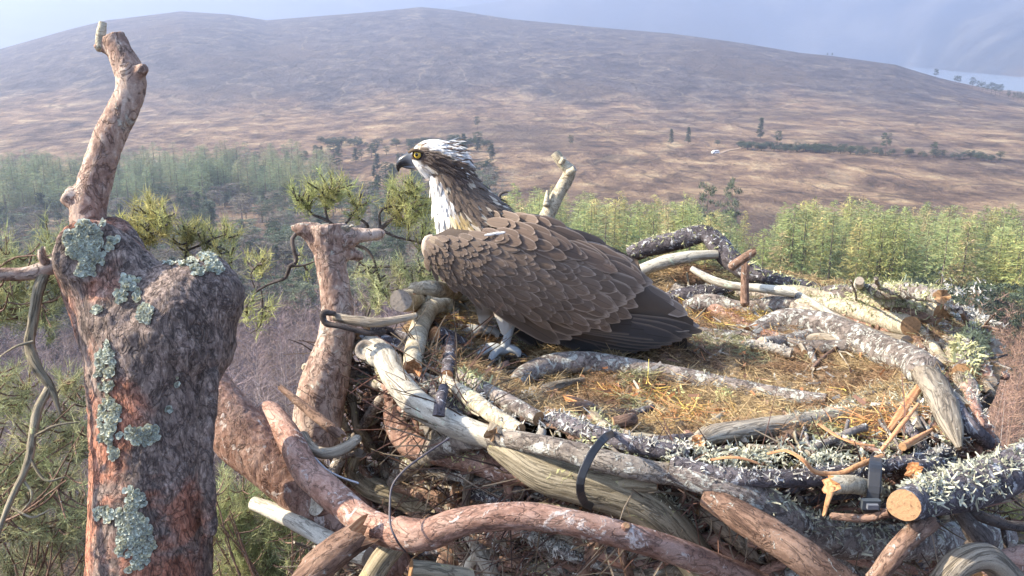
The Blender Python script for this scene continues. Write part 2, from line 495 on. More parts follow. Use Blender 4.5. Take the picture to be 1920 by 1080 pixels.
def ground_mat():
    m, t, b, o = new_mat('moorland')
    g = nn(t, 'ShaderNodeNewGeometry')
    pos = g.outputs['Position']
    sx = nn(t, 'ShaderNodeSeparateXYZ'); t.links.new(pos, sx.inputs[0])
    wide = mapped(t, pos, (1, .35, 1))
    n1 = noise(t, wide, .008, 7, .62, .1)           # patches of heather and grass
    n2 = noise(t, mapped(t, pos, (.8, .5, 1.6)), .05, 9, .72, .15)
    n3 = noise(t, pos, .35, 3, .6)
    heather = ramp(t, n2, [(.34, (.032, .027, .029)), (.46, (.072, .059, .06)), (.57, (.115, .096, .088)), (.72, (.22, .19, .15))])
    moor = ramp(t, n2, [(.34, (.06, .040, .030)), (.45, (.155, .102, .072)), (.55, (.28, .19, .118)), (.66, (.46, .35, .21))])
    # height above the valley floor: grassy moor below, heather on the hill
    hz = nn(t, 'ShaderNodeMath', operation='MULTIPLY_ADD'); hz.inputs[1].default_value = 70
    t.links.new(n1, hz.inputs[0]); t.links.new(sx.outputs['Z'], hz.inputs[2])
    up = fac_of(t, hz.outputs[0], -10, 16)
    c = mixc(t, up, moor, heather)
    # damp dark flats in front of the track
    n5 = noise(t, mapped(t, pos, (.8, .45, 1)), .006, 4, .55, .1)
    c = mixc(t, fac_of(t, n5, .52, .62), c, mixc(t, .6, c, (.095, .07, .055)))
    c = mixc(t, fac_of(t, n3, .55, .8), c, mixc(t, .35, c, (.40, .33, .22)))
    g1 = ridge(t, mapped(t, pos, (1, .6, 1)), .0045, .009, .5)
    c = mixc(t, g1, mixc(t, .32, c, (.36, .29, .19)), c)
    g2 = ridge(t, mapped(t, pos, (1, .5, 1)), .009, .02, .4)
    c = mixc(t, g2, mixc(t, .5, c, (.035, .028, .026)), c)
    n6 = noise(t, mapped(t, pos, (1, .6, 1)), .12, 3, .7)
    c = mixc(t, fac_of(t, n6, .62, .70), c, mixc(t, .6, c, (.03, .026, .02)))
    # woodland floor close to the nest
    ln = nn(t, 'ShaderNodeVectorMath', operation='LENGTH'); t.links.new(pos, ln.inputs[0])
    nearf = fac_of(t, ln.outputs['Value'], 400, 290)
    floor = ramp(t, noise(t, pos, .5, 5, .7), [(.3, (.05, .036, .03)), (.55, (.12, .085, .066)), (.75, (.20, .15, .10))])
    c = mixc(t, nearf, c, floor)
    farf = fac_of(t, ln.outputs['Value'], 2600, 3200)
    mount = ramp(t, noise(t, pos, .003, 8, .6, 0), [(.36, (.03, .032, .032)), (.5, (.06, .056, .047)), (.64, (.12, .11, .09))])
    c = mixc(t, farf, c, mount)
    t.links.new(c, b.inputs['Base Color']); b.inputs['Roughness'].default_value = .95; b.inputs['Specular IOR Level'].default_value = .1
    bump_to(t, b, n2, 1.0, 14.0)
    return m
tag(mb.build('ground', ground_mat()), kind='structure')

# loch
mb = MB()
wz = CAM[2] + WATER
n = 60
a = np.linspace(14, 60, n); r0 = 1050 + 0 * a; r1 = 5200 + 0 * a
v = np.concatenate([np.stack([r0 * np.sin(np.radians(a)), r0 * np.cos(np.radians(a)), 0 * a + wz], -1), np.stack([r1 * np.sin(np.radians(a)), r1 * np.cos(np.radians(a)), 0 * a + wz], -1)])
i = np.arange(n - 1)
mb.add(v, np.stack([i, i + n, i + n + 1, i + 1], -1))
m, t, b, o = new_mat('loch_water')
b.inputs['Base Color'].default_value = (.24, .30, .36, 1); b.inputs['Roughness'].default_value = .12; b.inputs['Specular IOR Level'].default_value = .7  # base colour lightened to stand in for sky sheen on the water
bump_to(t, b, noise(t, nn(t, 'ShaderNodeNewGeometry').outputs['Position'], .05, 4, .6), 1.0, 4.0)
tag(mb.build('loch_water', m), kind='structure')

# ---- air
hz = CAM[2]
mb = MB()
x0, x1, y0, y1, z0, z1 = -9300, 9300, -9300, 9300, hz - 110, hz + 900
v = [(x, y, z) for x in (x0, x1) for y in (y0, y1) for z in (z0, z1)]
mb.add(v, [(0, 1, 3, 2), (4, 6, 7, 5), (0, 4, 5, 1), (2, 3, 7, 6), (0, 2, 6, 4), (1, 5, 7, 3)])
m = bpy.data.materials.new('haze'); m.use_nodes = True
t = m.node_tree; t.nodes.clear()
pv = nn(t, 'ShaderNodeVolumePrincipled'); pv.inputs['Color'].default_value = (.50, .58, .76, 1)
pv.inputs['Density'].default_value = HAZE_DENSITY; pv.inputs['Anisotropy'].default_value = .5
t.links.new(pv.outputs[0], nn(t, 'ShaderNodeOutputMaterial').inputs['Volume'])
tag(mb.build('haze', m, smooth=False), kind='stuff')

# ================================================================== FAR AND MIDDLE WOODS
M['larch'] = col_mat('larch_foliage', .8, .3, .8, .1, .35)
M['pinefar'] = col_mat('dark_pine_foliage', .85, .3, .8, .1, .2)
M['trunkfar'] = col_mat('distant_trunk', .9, .2, 3, .1)
M['birchtwig'] = col_mat('bare_birch_twigs', .9, .25, 1.0, .1)

def simple_trunk(mb, h, r, col, mat, lean=0.0):
    n = 6; th = np.linspace(0, 2 * math.pi, n, endpoint=False)
    k = 5; V = []
    for j in range(k):
        tt = j / (k - 1)
        V.append(np.stack([np.cos(th) * r * (1 - .9 * tt) + lean * h * tt ** 2, np.sin(th) * r * (1 - .9 * tt), 0 * th + h * tt], -1))
    ix = np.arange(n * k).reshape(k, n); nx = np.roll(ix, -1, 1)
    mb.add(np.concatenate(V), np.stack([ix[:-1], nx[:-1], nx[1:], ix[1:]], -1).reshape(-1, 4), mat, None, col)

def larch_mesh(seed, h=18.0, col=(.21, .22, .06), rb=2.2, dens=1.7, first=.12):
    g = np.random.default_rng(seed); mb = MB()
    simple_trunk(mb, h, .12, (.15, .125, .09), 1)
    B, D, L, W, C, K = [], [], [], [], [], []
    z = h * first
    while z < h * .985:
        tt = (z / h - first) / (1 - first)
        rad = rb * (1 - tt) ** .8 * (.5 + .5 * min(1, tt * 4 + .5)) + .12
        nb = g.integers(4, 7)
        for a in g.random(nb) * 6.283:
            ln = rad * (.55 + .6 * g.random())
            dr = np.array([math.cos(a), math.sin(a), .18 - .35 * (1 - tt)])
            m_ = max(3, int(ln * 7 * dens))
            s = np.sqrt(g.random(m_)) * ln
            p = np.array([0, 0, z]) + dr * s[:, None] + g.normal(size=(m_, 3)) * .13
            p[:, 2] += .10 * (s / max(ln, .1)) ** 2 * ln
            B.append(p)
            D.append(dr + g.normal(size=(m_, 3)) * .6 + np.array([0, 0, -.35]))
            L.append(.28 + .40 * g.random(m_)); W.append(.05 + .09 * g.random(m_))
            shade = (.65 + .7 * g.random(m_))[:, None]
            C.append(np.array(col) * shade * np.array([1 + .3 * (g.random() - .4), 1, 1]))
        z += h * .018 * (.7 + .6 * g.random()) + .08
    blades(mb, np.concatenate(B), np.concatenate(D), np.concatenate(L), np.concatenate(W), segs=1, col=np.concatenate(C), mat=0)
    o = mb.build('larch_tree', [M['larch'], M['trunkfar']], smooth=False)
    me = o.data; bpy.data.objects.remove(o); return me

def pine_mesh(seed, h=14.0, col=(.07, .09, .06), kind='spire'):
    g = np.random.default_rng(seed); mb = MB()
    simple_trunk(mb, h * .95, .22, (.10, .07, .06), 1, .02)
    nC = 46 if kind == 'round' else 54
    P_, D, L, W, C = [], [], [], [], []
    for k in range(nC):
        if kind == 'round':
            zc = h * (.36 + .62 * g.random()); rad = 2.8 * math.sqrt(max(.05, 1 - ((zc / h - .66) / .40) ** 2))
        else:
            zc = h * (.12 + .86 * (k / nC)); rad = 2.0 * (1 - zc / h) ** .8 + .15
        a = g.random() * 6.283; s = rad * (.35 + .65 * g.random())
        c = np.array([math.cos(a) * s, math.sin(a) * s, zc])
        m_ = 46; q = unit(g.normal(size=(m_, 3))); q[:, 2] *= .6
        cs = .55 + .35 * g.random()
        P_.append(c + q * cs * g.random((m_, 1)) ** .5); D.append(q + np.array([0, 0, .5]) + g.normal(size=(m_, 3)) * .4)
        L.append(.35 + .35 * g.random(m_)); W.append(.12 + .14 * g.random(m_))
        C.append(np.array(col) * (.6 + .9 * g.random((m_, 1))) * (.75 + .5 * g.random()))
    blades(mb, np.concatenate(P_), np.concatenate(D), np.concatenate(L), np.concatenate(W), segs=1, col=np.concatenate(C))
    o = mb.build('pine_tree', [M['pinefar'], M['trunkfar']], smooth=False)
    me = o.data; bpy.data.objects.remove(o); return me

def plant(name, me, az_, r_, h, mesh_h, label, cat, group, wide=1.0):
    o = bpy.data.objects.new(name, me); COL.objects.link(o)
    o.location = ground_xyz(np.float64(az_), np.float64(r_))
    s = h / mesh_h
    o.scale = (s * wide, s * wide, s); o.rotation_euler = (0, 0, random.random() * 6.28)
    return tag(o, label, cat, group)

larches = [larch_mesh(k, col=c) for k, c in enumerate([(.34, .36, .14), (.28, .33, .13), (.39, .37, .16), (.23, .28, .12), (.42, .36, .20)])]
larch_far = [larch_mesh(40 + k, col=c, dens=.8) for k, c in enumerate([(.32, .35, .15), (.27, .31, .14)])]
larch_left = [larch_mesh(50 + k, col=c, dens=.8) for k, c in enumerate([(.215, .265, .14), (.17, .22, .125), (.25, .26, .14)])]
spires = [pine_mesh(60 + k) for k in range(3)]
rounds = [pine_mesh(80 + k, kind='round') for k in range(4)]
TOPS = np.array([(780, 350), (900, 340), (1000, 338), (1100, 350), (1200, 366), (1300, 368), (1360, 392), (1430, 402), (1480, 372), (1560, 368), (1650, 374), (1750, 372), (1850, 380), (2100, 385)], float)
k = 0
while k < 215:
    px = 830 + random.random() * 1300; r_ = 150 + 95 * random.random() ** 1.1
    if 1385 < px < 1432 and random.random() < .7: continue
    a_ = float(px_azel(np.float64(px), np.float64(450))[0])
    zg = float(ground(np.float64(a_), np.float64(r_)))
    top = np.interp(px, TOPS[:, 0], TOPS[:, 1]) + 55 * random.random() ** 1.5 - 12
    zt = float(px_azel(np.float64(px), np.float64(top))[1]) * r_
    h = min(zt - zg, 21) * (1 - .15 * random.random())
    if h < 7: continue
    plant('larch_tree', random.choice(larches), a_, r_, h, 18.0, 'yellow-green larch in the sunlit plantation right behind the nest', 'tree', 'larches behind the nest', 1.35 + .7 * random.random())
    k += 1
for k in range(85):
    px = -160 + random.random() * 760; r_ = 420 + 110 * random.random()
    a_ = float(px_azel(np.float64(px), np.float64(320))[0])
    plant('larch_tree', random.choice(larch_left), a_, r_, 15 + 5 * random.random(), 18.0, 'pale hazy larch in the distant plantation left of the osprey', 'tree', 'larches in the distant left plantation', 2.6 + 1.2 * random.random())
def merged(name, meshes, mats, places):
    """many far trees as one mesh"""
    mb = MB(); cache = []
    for me in meshes:
        n = len(me.vertices); co = np.zeros(n * 3, np.float32); me.vertices.foreach_get('co', co)
        c = np.zeros(n * 4, np.float32); me.attributes['col'].data.foreach_get('color', c)
        tr = np.array([p.vertices[:] for p in me.polygons if len(p.vertices) == 3]); qd = np.array([p.vertices[:] for p in me.polygons if len(p.vertices) == 4])
        cache.append((co.reshape(-1, 3), c.reshape(-1, 4)[:, :3], tr, qd))
    for i, (loc, s, wd) in enumerate(places):
        co, c, tr, qd = cache[i % len(cache)]
        a = random.random() * 6.28; ca, sa = math.cos(a), math.sin(a)
        v = np.stack([(co[:, 0] * ca - co[:, 1] * sa) * s * wd, (co[:, 0] * sa + co[:, 1] * ca) * s * wd, co[:, 2] * s], -1) + loc
        mb.add(v, tr, 0, None, c * (.8 + .4 * random.random()))
        if len(qd): mb.f.append(qd + mb.n - len(v)); mb.m.append(np.ones(len(qd)))
    return mb.build(name, mats, smooth=False)
pl = []
while len(pl) < 420:
    px = 820 + random.random() * 1330; r_ = 150 + 130 * random.random()
    if 1385 < px < 1432 and random.random() < .5: continue
    a_ = float(px_azel(np.float64(px), np.float64(450))[0]); zg = float(ground(np.float64(a_), np.float64(r_)))
    zt = float(px_azel(np.float64(px), np.float64(np.interp(px, TOPS[:, 0], TOPS[:, 1]) + 8 + 60 * random.random()))[1]) * r_
    h = min(zt - zg, 20)
    if h > 6: pl.append((ground_xyz(np.float64(a_), np.float64(r_)), h / 18, 2.0))
tag(merged('larch_thicket', larch_far, [M['larch'], M['trunkfar']], pl), 'dense mass of younger larches filling the plantation right behind the nest', 'woodland', kind='stuff')
pl = []
for k in range(420):
    px = -220 + random.random() * 1150; r_ = 170 + 260 * random.random()
    a_ = float(px_azel(np.float64(px), np.float64(400))[0]); pl.append((ground_xyz(np.float64(a_), np.float64(r_)), (5 + 5 * random.random()) / 14, 2.4))
pale_rounds = [pine_mesh(90 + k, kind='round', col=c) for k, c in enumerate([(.13, .15, .10), (.16, .145, .12), (.11, .14, .09), (.18, .16, .125)])]
tag(merged('mixed_wood', pale_rounds, [M['pinefar'], M['trunkfar']], pl), 'hazy grey-green mixed wood spreading over the valley floor at the left', 'woodland', kind='stuff')
pl = []
for k in range(260):
    px = -200 + random.random() * 820; r_ = 425 + 130 * random.random()
    a_ = float(px_azel(np.float64(px), np.float64(320))[0]); pl.append((ground_xyz(np.float64(a_), np.float64(r_)), (12 + 6 * random.random()) / 18, 3.4))
tag(merged('larch_plantation', larch_left, [M['larch'], M['trunkfar']], pl), 'hazy band of pale green larches filling the gaps of the distant left plantation', 'woodland', kind='stuff')
for k in range(80):
    px = 470 + random.random() * 460; r_ = 430 + 160 * random.random()
    a_ = float(px_azel(np.float64(px), np.float64(300))[0])
    plant('pine_tree', random.choice(spires + rounds), a_, r_, 6 + 5 * random.random(), 14.0, 'blue-grey conifer in the hazy dark wood beyond the osprey head', 'tree', 'conifers in the dark wood', 1.9)
for k in range(70):
    px = -160 + random.random() * 1080; r_ = 190 + 220 * random.random()
    a_ = float(px_azel(np.float64(px), np.float64(400))[0])
    plant('pine_tree', random.choice(spires + rounds + rounds), a_, r_, 8 + 6 * random.random(), 14.0, 'grey-green pine scattered among the bare birches left of the nest', 'tree', 'pines among the birches', 1.1 + .4 * random.random())
for k in range(26):
    px = 1700 + random.random() * 330; r_ = 118 + 40 * random.random()
    a_ = float(px_azel(np.float64(px), np.float64(520))[0])
    plant('pine_tree', random.choice(spires + rounds), a_, r_, 7 + 5 * random.random(), 14.0, 'dark green conifer at the foot of the larches on the right', 'tree', 'dark conifers below the larches', 1.3)
a_, r_ = ground_at_px(65, 462)
plant('pine_tree', spires[1], a_, 150, 10.5, 14.0, 'tall dark spire-shaped conifer standing alone at the left edge', 'tree', None, 1.5)

# trees and bushes dotted along the foot of the hill
rows = [(895, 245, 24, 'r', 'round single tree on the tan moor just right of the osprey crest'),
        (1070, 277, 22, 'r', 'bushy dark tree just above the lichened dead branch tip'),
        (1258, 272, 28, 's', 'small thin-stemmed tree left of the pointed dark one on the moor'),
        (1290, 271, 30, 's', 'pointed dark tree near the white vehicle on the moor'),
        (1425, 262, 38, 's', 'thin grey tree rising where the dark shrub belt begins'),
        (1457, 277, 28, 'r', 'bushy tree standing in the dark shrub belt'),
        (1660, 290, 36, 'r', 'tall dark-headed tree standing apart at the right of the shrub belt'),
        (1750, 297, 26, 'r', 'small tree near the thin right end of the shrub belt'),
        (1588, 104, 0, 'x', '')]
for px, py, hp, kd, lb in rows:
    if kd == 'x': continue
    a_, r_ = ground_at_px(px, py)
    plant('moor_tree', random.choice(rounds if kd == 'r' else spires), a_, r_, hp * r_ / F * 1.02, 14.0, lb, 'tree', None, 1.25 if kd == 'r' else 1.4)
for k in range(230):
    px = random.choice([random.uniform(1400, 1920), random.uniform(1380, 1600), random.uniform(1380, 1600), random.uniform(1250, 1920), random.uniform(600, 920), random.uniform(600, 920)])
    py = np.interp(px, [600, 920, 1250, 1400, 1600, 1750, 1920], [272, 276, 270, 280, 289, 297, 306]) + random.uniform(-4, 3)
    a_, r_ = ground_at_px(px, py)
    plant('shrub', random.choice(rounds), a_, r_, random.uniform(6, 14) * r_ / F, 14.0, 'low grey-green shrub in the belt along the foot of the hill', 'shrub', 'shrubs along the foot of the hill', 3.0)
for k, px in enumerate([1754, 1791, 1797, 1822, 1835, 1842, 1850, 1858, 1866, 1874, 1890, 1900, 1908, 1915, 1560, 1551]):
    py = np.interp(px, _c[:, 0], _c[:, 1]) + 3
    a_ = float(px_azel(np.float64(px), np.float64(py))[0]); r_ = float(np.interp(a_, RC_AZ, RC_R)) - 15
    plant('shore_tree', random.choice(rounds), a_, r_, (random.uniform(12, 19) if px > 1700 else random.uniform(5, 8)) * r_ / F, 14.0, 'hazy tree on the ridge skyline against the loch', 'tree', 'trees on the ridge by the loch', 1.4)

# two scraggy tall pines with bare stems between larches
for px, top, r_, lb in ((1325, 345, 215, 'spindly pine with a thin bare stem at the gap in the larches'), (1372, 338, 225, 'second thin bare-stemmed pine right of the first at the larch gap')):
    a_ = float(px_azel(np.float64(px), np.float64(400))[0])
    zg = float(ground(np.float64(a_), np.float64(r_))); zt = float(px_azel(np.float64(px), np.float64(top))[1]) * r_
    plant('pine_tree', pale_rounds[0], a_, r_, zt - zg, 14.0, lb, 'tree', None, .6)

# bare birch wood: nobody could count it
def birch_wood():
    mb = MB(); g = np.random.default_rng(5)
    N = 3600
    px = np.where(g.random(N) < .74, g.uniform(-220, 960, N), g.uniform(1000, 2150, N))
    r_ = 42 + 370 * g.random(N) ** 1.1
    r_ = np.where(px > 980, 60 + 85 * g.random(N), r_)
    a_ = px_azel(px, np.full(N, 600.0))[0]
    G = ground_xyz(a_, r_)
    for i in range(N):
        h = 6.5 + 4.5 * g.random()
        near = r_[i] < 120
        nt_ = 150 if near else 64
        tone = np.array([.20, .155, .15]) if px[i] < 1500 else np.array([.27, .175, .13])
        if r_[i] > 170 and px[i] < 1500: tone = np.array([.19, .20, .14]) if g.random() < .55 else tone
        tone = tone * (.75 + .5 * g.random()) * np.array([1 + .15 * (g.random() - .5), 1, 1 + .15 * (g.random() - .5)])
        lean = g.normal(size=2) * .05
        # stem
        base = G[i]
        blades(mb, base[None], np.array([[lean[0], lean[1], 1]]), h * .95, .07 + .04 * g.random(), segs=2, col=(.30, .27, .25) if g.random() < .3 else tone * .8)
        z = h * (.25 + .7 * g.random(nt_) ** .8)
        an = g.random(nt_) * 6.283
        out = .2 + .9 * g.random(nt_)
        d = np.stack([np.cos(an) * out, np.sin(an) * out, .75 + 0 * an], -1)
        b0 = base + np.stack([lean[0] * z, lean[1] * z, z], -1) + np.stack([np.cos(an), np.sin(an), 0 * an], -1) * (1.5 * g.random((nt_, 1)) * (1.15 - z[:, None] / h))
        L = (.6 + 1.5 * g.random(nt_)) * (1.15 - z / h * .6)
        blades(mb, b0, d, L, (.022 if near else .06) * (.6 + .8 * g.random(nt_)), curl=np.stack([np.cos(an), np.sin(an), -.6 + 0 * an], -1) * .25 * L[:, None], segs=1, col=tone * (.7 + .6 * g.random((nt_, 1))))
    return mb.build('bare_birch_wood', M['birchtwig'], smooth=False)
tag(birch_wood(), 'mass of bare brown birch trees filling the valley below the nest', 'woodland', kind='stuff')

# pale track with a small white vehicle
mb = MB()
tp = [(1344, 291), (1362, 284), (1385, 279), (1402, 273), (1420, 271)]
pts = np.array([ground_xyz(*map(np.float64, ground_at_px(*q))) for q in tp])
c = spline(pts, 4.0); tg = np.gradient(c, axis=0); sd_ = unit(np.cross(tg, [0, 0, 1]))
v = np.concatenate([c - sd_ * 1.5, c + sd_ * 1.5]); n = len(c)
rad = np.hypot(v[:, 0], v[:, 1]); v[:, 2] = ground(np.degrees(np.arctan2(v[:, 0], v[:, 1])), rad) + CAM[2] + .25
i = np.arange(n - 1)
mb.add(v, np.stack([i, i + n, i + n + 1, i + 1], -1), 0, None, (.26, .19, .13))
tag(mb.build('track', M['trunkfar']), kind='structure')

def box(mb, c, s, mat=0, col=(1, 1, 1), taper=1.0):
    c = np.array(c); s = np.array(s) / 2
    v = np.array([(x, y, z) for x in (-1, 1) for y in (-1, 1) for z in (-1, 1)], float)
    v[v[:, 2] > 0, :2] *= taper
    mb.add(c + v * s, [(0, 1, 3, 2), (4, 6, 7, 5), (0, 4, 5, 1), (2, 3, 7, 6), (0, 2, 6, 4), (1, 5, 7, 3)], mat, None, col)
M['paint'] = col_mat('painted_metal', .35, .05, 3, .5)
L0 = ground_xyz(*map(np.float64, ground_at_px(1341, 289)))
car = thing('parked_van', L0, 'tiny white van parked on the pale track across the moor', 'van')
car.rotation_euler = (0, 0, R(18))
def part(nm, fn):
    mb = MB(); fn(mb); o = mb.build(nm, M['paint'], smooth=False); o.parent = car; o.location = (0, 0, 0); return o
part('body', lambda q: (box(q, (0, 0, .95), (4.6, 1.9, .9), 0, (.8, .8, .8)), box(q, (.4, 0, 1.75), (3.6, 1.8, .72), 0, (.8, .8, .8), .9)))
part('window', lambda q: box(q, (.4, 0, 1.72), (3.0, 1.86, .42), 0, (.03, .035, .04), .93))
for sx in (-1.4, 1.4):
    for sy in (-.9, .9):
        def wh(q, sx=sx, sy=sy):
            th = np.linspace(0, 6.283, 14, endpoint=False)
            v = np.concatenate([np.stack([sx + .36 * np.cos(th), 0 * th + sy + e, .36 + .36 * np.sin(th)], -1) for e in (-.11, .11)])
            i = np.arange(14); j = np.roll(i, -1)
            q.add(v, np.stack([i, j, j + 14, i + 14], -1), 0, None, (.03, .03, .03))
            q.f.append(np.array([i, (i + 14)[::-1]]) + q.n - 28); q.m.append(np.zeros(2))
        part('wheel', wh)
# ================================================================== THE NEST
NCX, NCY, NZT, NR = 0.345, 1.70, -0.575, 0.60

def nest_surface(px, py, d0=.7, d1=2.9):
    """camera depth of the nest's rough outer shape along the pixel's ray"""
    px = np.atleast_1d(np.asarray(px, float)); py = np.atleast_1d(np.asarray(py, float))
    dd = np.linspace(d0, d1, 550)
    r = rays(px, py)[:, None, :] * dd[None, :, None]
    rad = np.hypot(r[..., 0] - NCX, (r[..., 1] - NCY) * 1.06)
    z = r[..., 2]
    top = NZT - .025 + .06 * sstep(.55, .9, rad / NR) - .0 * rad
    wall = NR + .02 - .30 * np.clip(NZT - z, 0, 2)
    ins = (z < top) & (rad < wall)
    first = np.where(ins.any(1), ins.argmax(1), -1)
    near = np.abs(rad - np.minimum(wall, NR)).argmin(1)
    clos = rad.argmin(1)
    return np.where(first >= 0, dd[first], np.minimum(dd[clos], 1.75))

def nest_top_z(x, y):
    rad = np.hypot(x - NCX, (y - NCY) * 1.06)
    return CAM[2] + NZT - .025 + .06 * sstep(.55, .9, rad / NR)

def path(pts, off=0.02, d=None):
    """pixel path [(px,py,r_px[,off or depth])] -> xyz + radius"""
    out = []
    for q in pts:
        px, py, r = q[:3]
        if d is not None:
            dep = d if len(q) < 4 else q[3]
        else:
            dep = float(nest_surface(px, py)[0]) - (q[3] if len(q) > 3 else off)
        p = P(px, py, dep)
        out.append([*p, r * dep / F])
    out = np.array(out)
    if d is None and len(out) > 2:              # smooth the depth along a stiff stick
        dep = (out[:, :3] - CAM) @ FWD
        k = np.linspace(0, 1, len(dep))
        fit = np.polyval(np.polyfit(k, dep, min(2, len(dep) - 1)), k)
        new = .35 * dep + .65 * fit
        out[:, :3] = CAM + (out[:, :3] - CAM) * (new / dep)[:, None]
        out[:, 3] *= new / dep
    return out

def lichen_on(mb, V, n, size, up=.2, rngs=(0, 1), pal=0, seed=0, patch=6.0):
    """ruffled fronds growing from the upper side of a tube V (rings x sides x 3)"""
    g = np.random.default_rng(seed)
    nr, ns = V.shape[:2]
    c = V.mean(1, keepdims=True)
    nrm = unit(V - c)
    A, Bn = V.reshape(-1, 3), nrm.reshape(-1, 3)
    row = np.repeat(np.arange(nr) / max(1, nr - 1), ns)
    msk = fbm(A * (patch / .06) + seed, 3) + .5 * Bn[:, 2]
    ok = np.nonzero((row >= rngs[0]) & (row <= rngs[1]) & (msk > up))[0]
    if len(ok) < 3: return
    n = int(n * 1.5); i = g.choice(ok, n)
    tang = unit(np.gradient(c[:, 0], axis=0)); tang = np.repeat(tang, ns, 0)[i]
    base = A[i] + np.cross(tang, Bn[i]) * (g.normal(size=(n, 1)) * size * .5) + tang * (g.normal(size=(n, 1)) * size)
    k = 3
    base = np.repeat(base, k, 0); nn_ = np.repeat(Bn[i], k, 0)
    d = nn_ * (.5 + .5 * g.random((n * k, 1))) + g.normal(size=(n * k, 3)) * .75
    size = size * .42; L = size * (.5 + .9 * g.random(n * k))
    p = [np.array([.52, .52, .40]), np.array([.50, .50, .28]), np.array([.55, .53, .47])][pal]
    col = p * (.30 + .95 * g.random((n * k, 1)) ** .8) * (1 + .1 * g.normal(size=(n * k, 1)))
    blades(mb, base - nn_ * .001, d, L, L * (.42 + .4 * g.random(n * k)), curl=g.normal(size=(n * k, 3)) * (L * .7)[:, None] + np.array([0, 0, -.2]) * L[:, None], segs=3, col=col, taper=.55)

def nid(): nid.k += 1; return nid.k
nid.k = 0

def stick(name, cat, label, mat, pts, off=0.02, d=None, ends=('cut', 'cut'), cap='cut', bump=.1, wob=.06, sides=None, freq=1.0, stubs=(), lichen=None, group='sticks woven into the nest', flat=1.0, extra=None):
    s = nid()
    q = path(pts, off, d)
    rm = q[:, 3].mean()
    loc = q[len(q) // 2, :3]
    sides = sides or (18 if rm > .012 else 12 if rm > .006 else 8)
    mb = MB()
    V, p, t, r = tube(mb, q, sides, max(.0035, min(rm * .45, .008)), bump, freq, s, 0, 1, ends, wob, flat=flat)
    for sp in stubs:                            # broken side twigs and knots belong to the stick's wood
        qs = path(sp, off, d)
        tube(mb, qs, max(8, sides // 2), max(.003, qs[:, 3].mean() * .6), bump, freq, s + .5, 0, 1, ('round', 'cut'), .05)
    o = mb.build(name, [M[mat], M[cap]], None, loc=loc)
    tag(o, label, cat, group)
    if lichen:
        for li in (lichen if isinstance(lichen, list) else [lichen]):
            mb2 = MB()
            lichen_on(mb2, V, li[0], li[1], li[2] if len(li) > 2 else .15, li[3] if len(li) > 3 else (0, 1), li[4] if len(li) > 4 else 0, s)
            if mb2.n:
                lo = mb2.build('lichen', M['lichen'], o, smooth=False, loc=loc)
                lo.location = (0, 0, 0)
    return o

# dark packed inside of the nest: the body the sticks are woven into
def nest_core():
    mb = MB(); na, nz = 110, 40
    th = np.linspace(0, 2 * math.pi, na, endpoint=False)
    rows = []
    for k in range(16): rows.append((k / 16 * NR * .96, None))
    for k in range(24): rows.append((None, -k / 23 * .75))
    V = []
    for a, zz in rows:
        if zz is None:
            rad = a * .97 + 0 * th; x = NCX + rad * np.cos(th); y = NCY + rad * np.sin(th) / 1.06
            z = nest_top_z(x, y) - .015
        else:
            rad = NR * .92 + .01 + .30 * zz + 0 * th
            x = NCX + rad * np.cos(th); y = NCY + rad * np.sin(th) / 1.06; z = CAM[2] + NZT + .02 + zz + 0 * th
        V.append(np.stack([x, y, z], -1))
    V = np.array(V).reshape(-1, 3)
    V += .035 * np.stack([fbm(V * 14 + o, 4) for o in (0, 40, 80)], -1) * np.array([1, 1, .5])
    n = len(rows); ix = np.arange(n * na).reshape(n, na); nx = np.roll(ix, -1, 1)
    mb.add(V, np.stack([ix[:-1], ix[1:], nx[1:], nx[:-1]], -1).reshape(-1, 4))
    m, t, b, o = new_mat('nest_packing')
    tx = nn(t, 'ShaderNodeNewGeometry').outputs['Position']
    n1 = noise(t, tx, 60, 6, .7, 1.0)
    t.links.new(ramp(t, n1, [(.3, (.016, .013, .010)), (.55, (.07, .052, .038)), (.75, (.16, .12, .08))]), b.inputs['Base Color'])
    b.inputs['Roughness'].default_value = .95
    bump_to(t, b, n1, 1.0, .02)
    ne = thing('osprey_nest', (NCX, NCY, CAM[2] + NZT), 'broad flat-topped nest of sticks and moss that the osprey stands in', 'nest')
    mb.build('packing', m, ne)
    return ne
NEST = nest_core()

# ---------------------------------------------------------------- traced sticks: front rim and face
stick('branch', 'branch', 'long grey bumpy branch of the front rim held by the left black strap', 'rim',
      [(735, 908, 13), (765, 878, 19), (805, 852, 21), (860, 828, 21), (920, 820, 20), (985, 828, 20), (1060, 845, 23), (1130, 863, 22), (1200, 880, 23), (1275, 893, 22)], .062,
      ends=('broken', 'broken'), bump=.16, stubs=[[(800, 852, 14), (775, 833, 9)], [(1010, 830, 14), (1018, 806, 8)]], lichen=[(60, .010, .1, (.2, .4), 1)])
stick('log', 'log', 'thick lichen-crusted log sagging along the lower right of the front rim', 'grey',
      [(1255, 885, 22), (1330, 905, 26), (1400, 928, 30), (1455, 962, 33), (1510, 995, 36), (1580, 1010, 38), (1680, 1012, 38), (1780, 1010, 38), (1870, 1005, 38)], .07,
      bump=.16, lichen=[(230, .012, .3, (.15, .55)), (110, .010, .4, (.6, 1))])
stick('branch', 'branch', 'thick olive-tan barkless branch bending down to the bottom edge under the left strap', 'olive',
      [(925, 835, 20), (965, 855, 30), (1020, 885, 37), (1090, 905, 39), (1160, 925, 40), (1215, 950, 42), (1260, 995, 42), (1300, 1045, 40), (1345, 1110, 40)], .058,
      bump=.12, freq=.8, stubs=[[(1130, 905, 17), (1185, 907, 16), (1232, 911, 13)]], wob=.1)
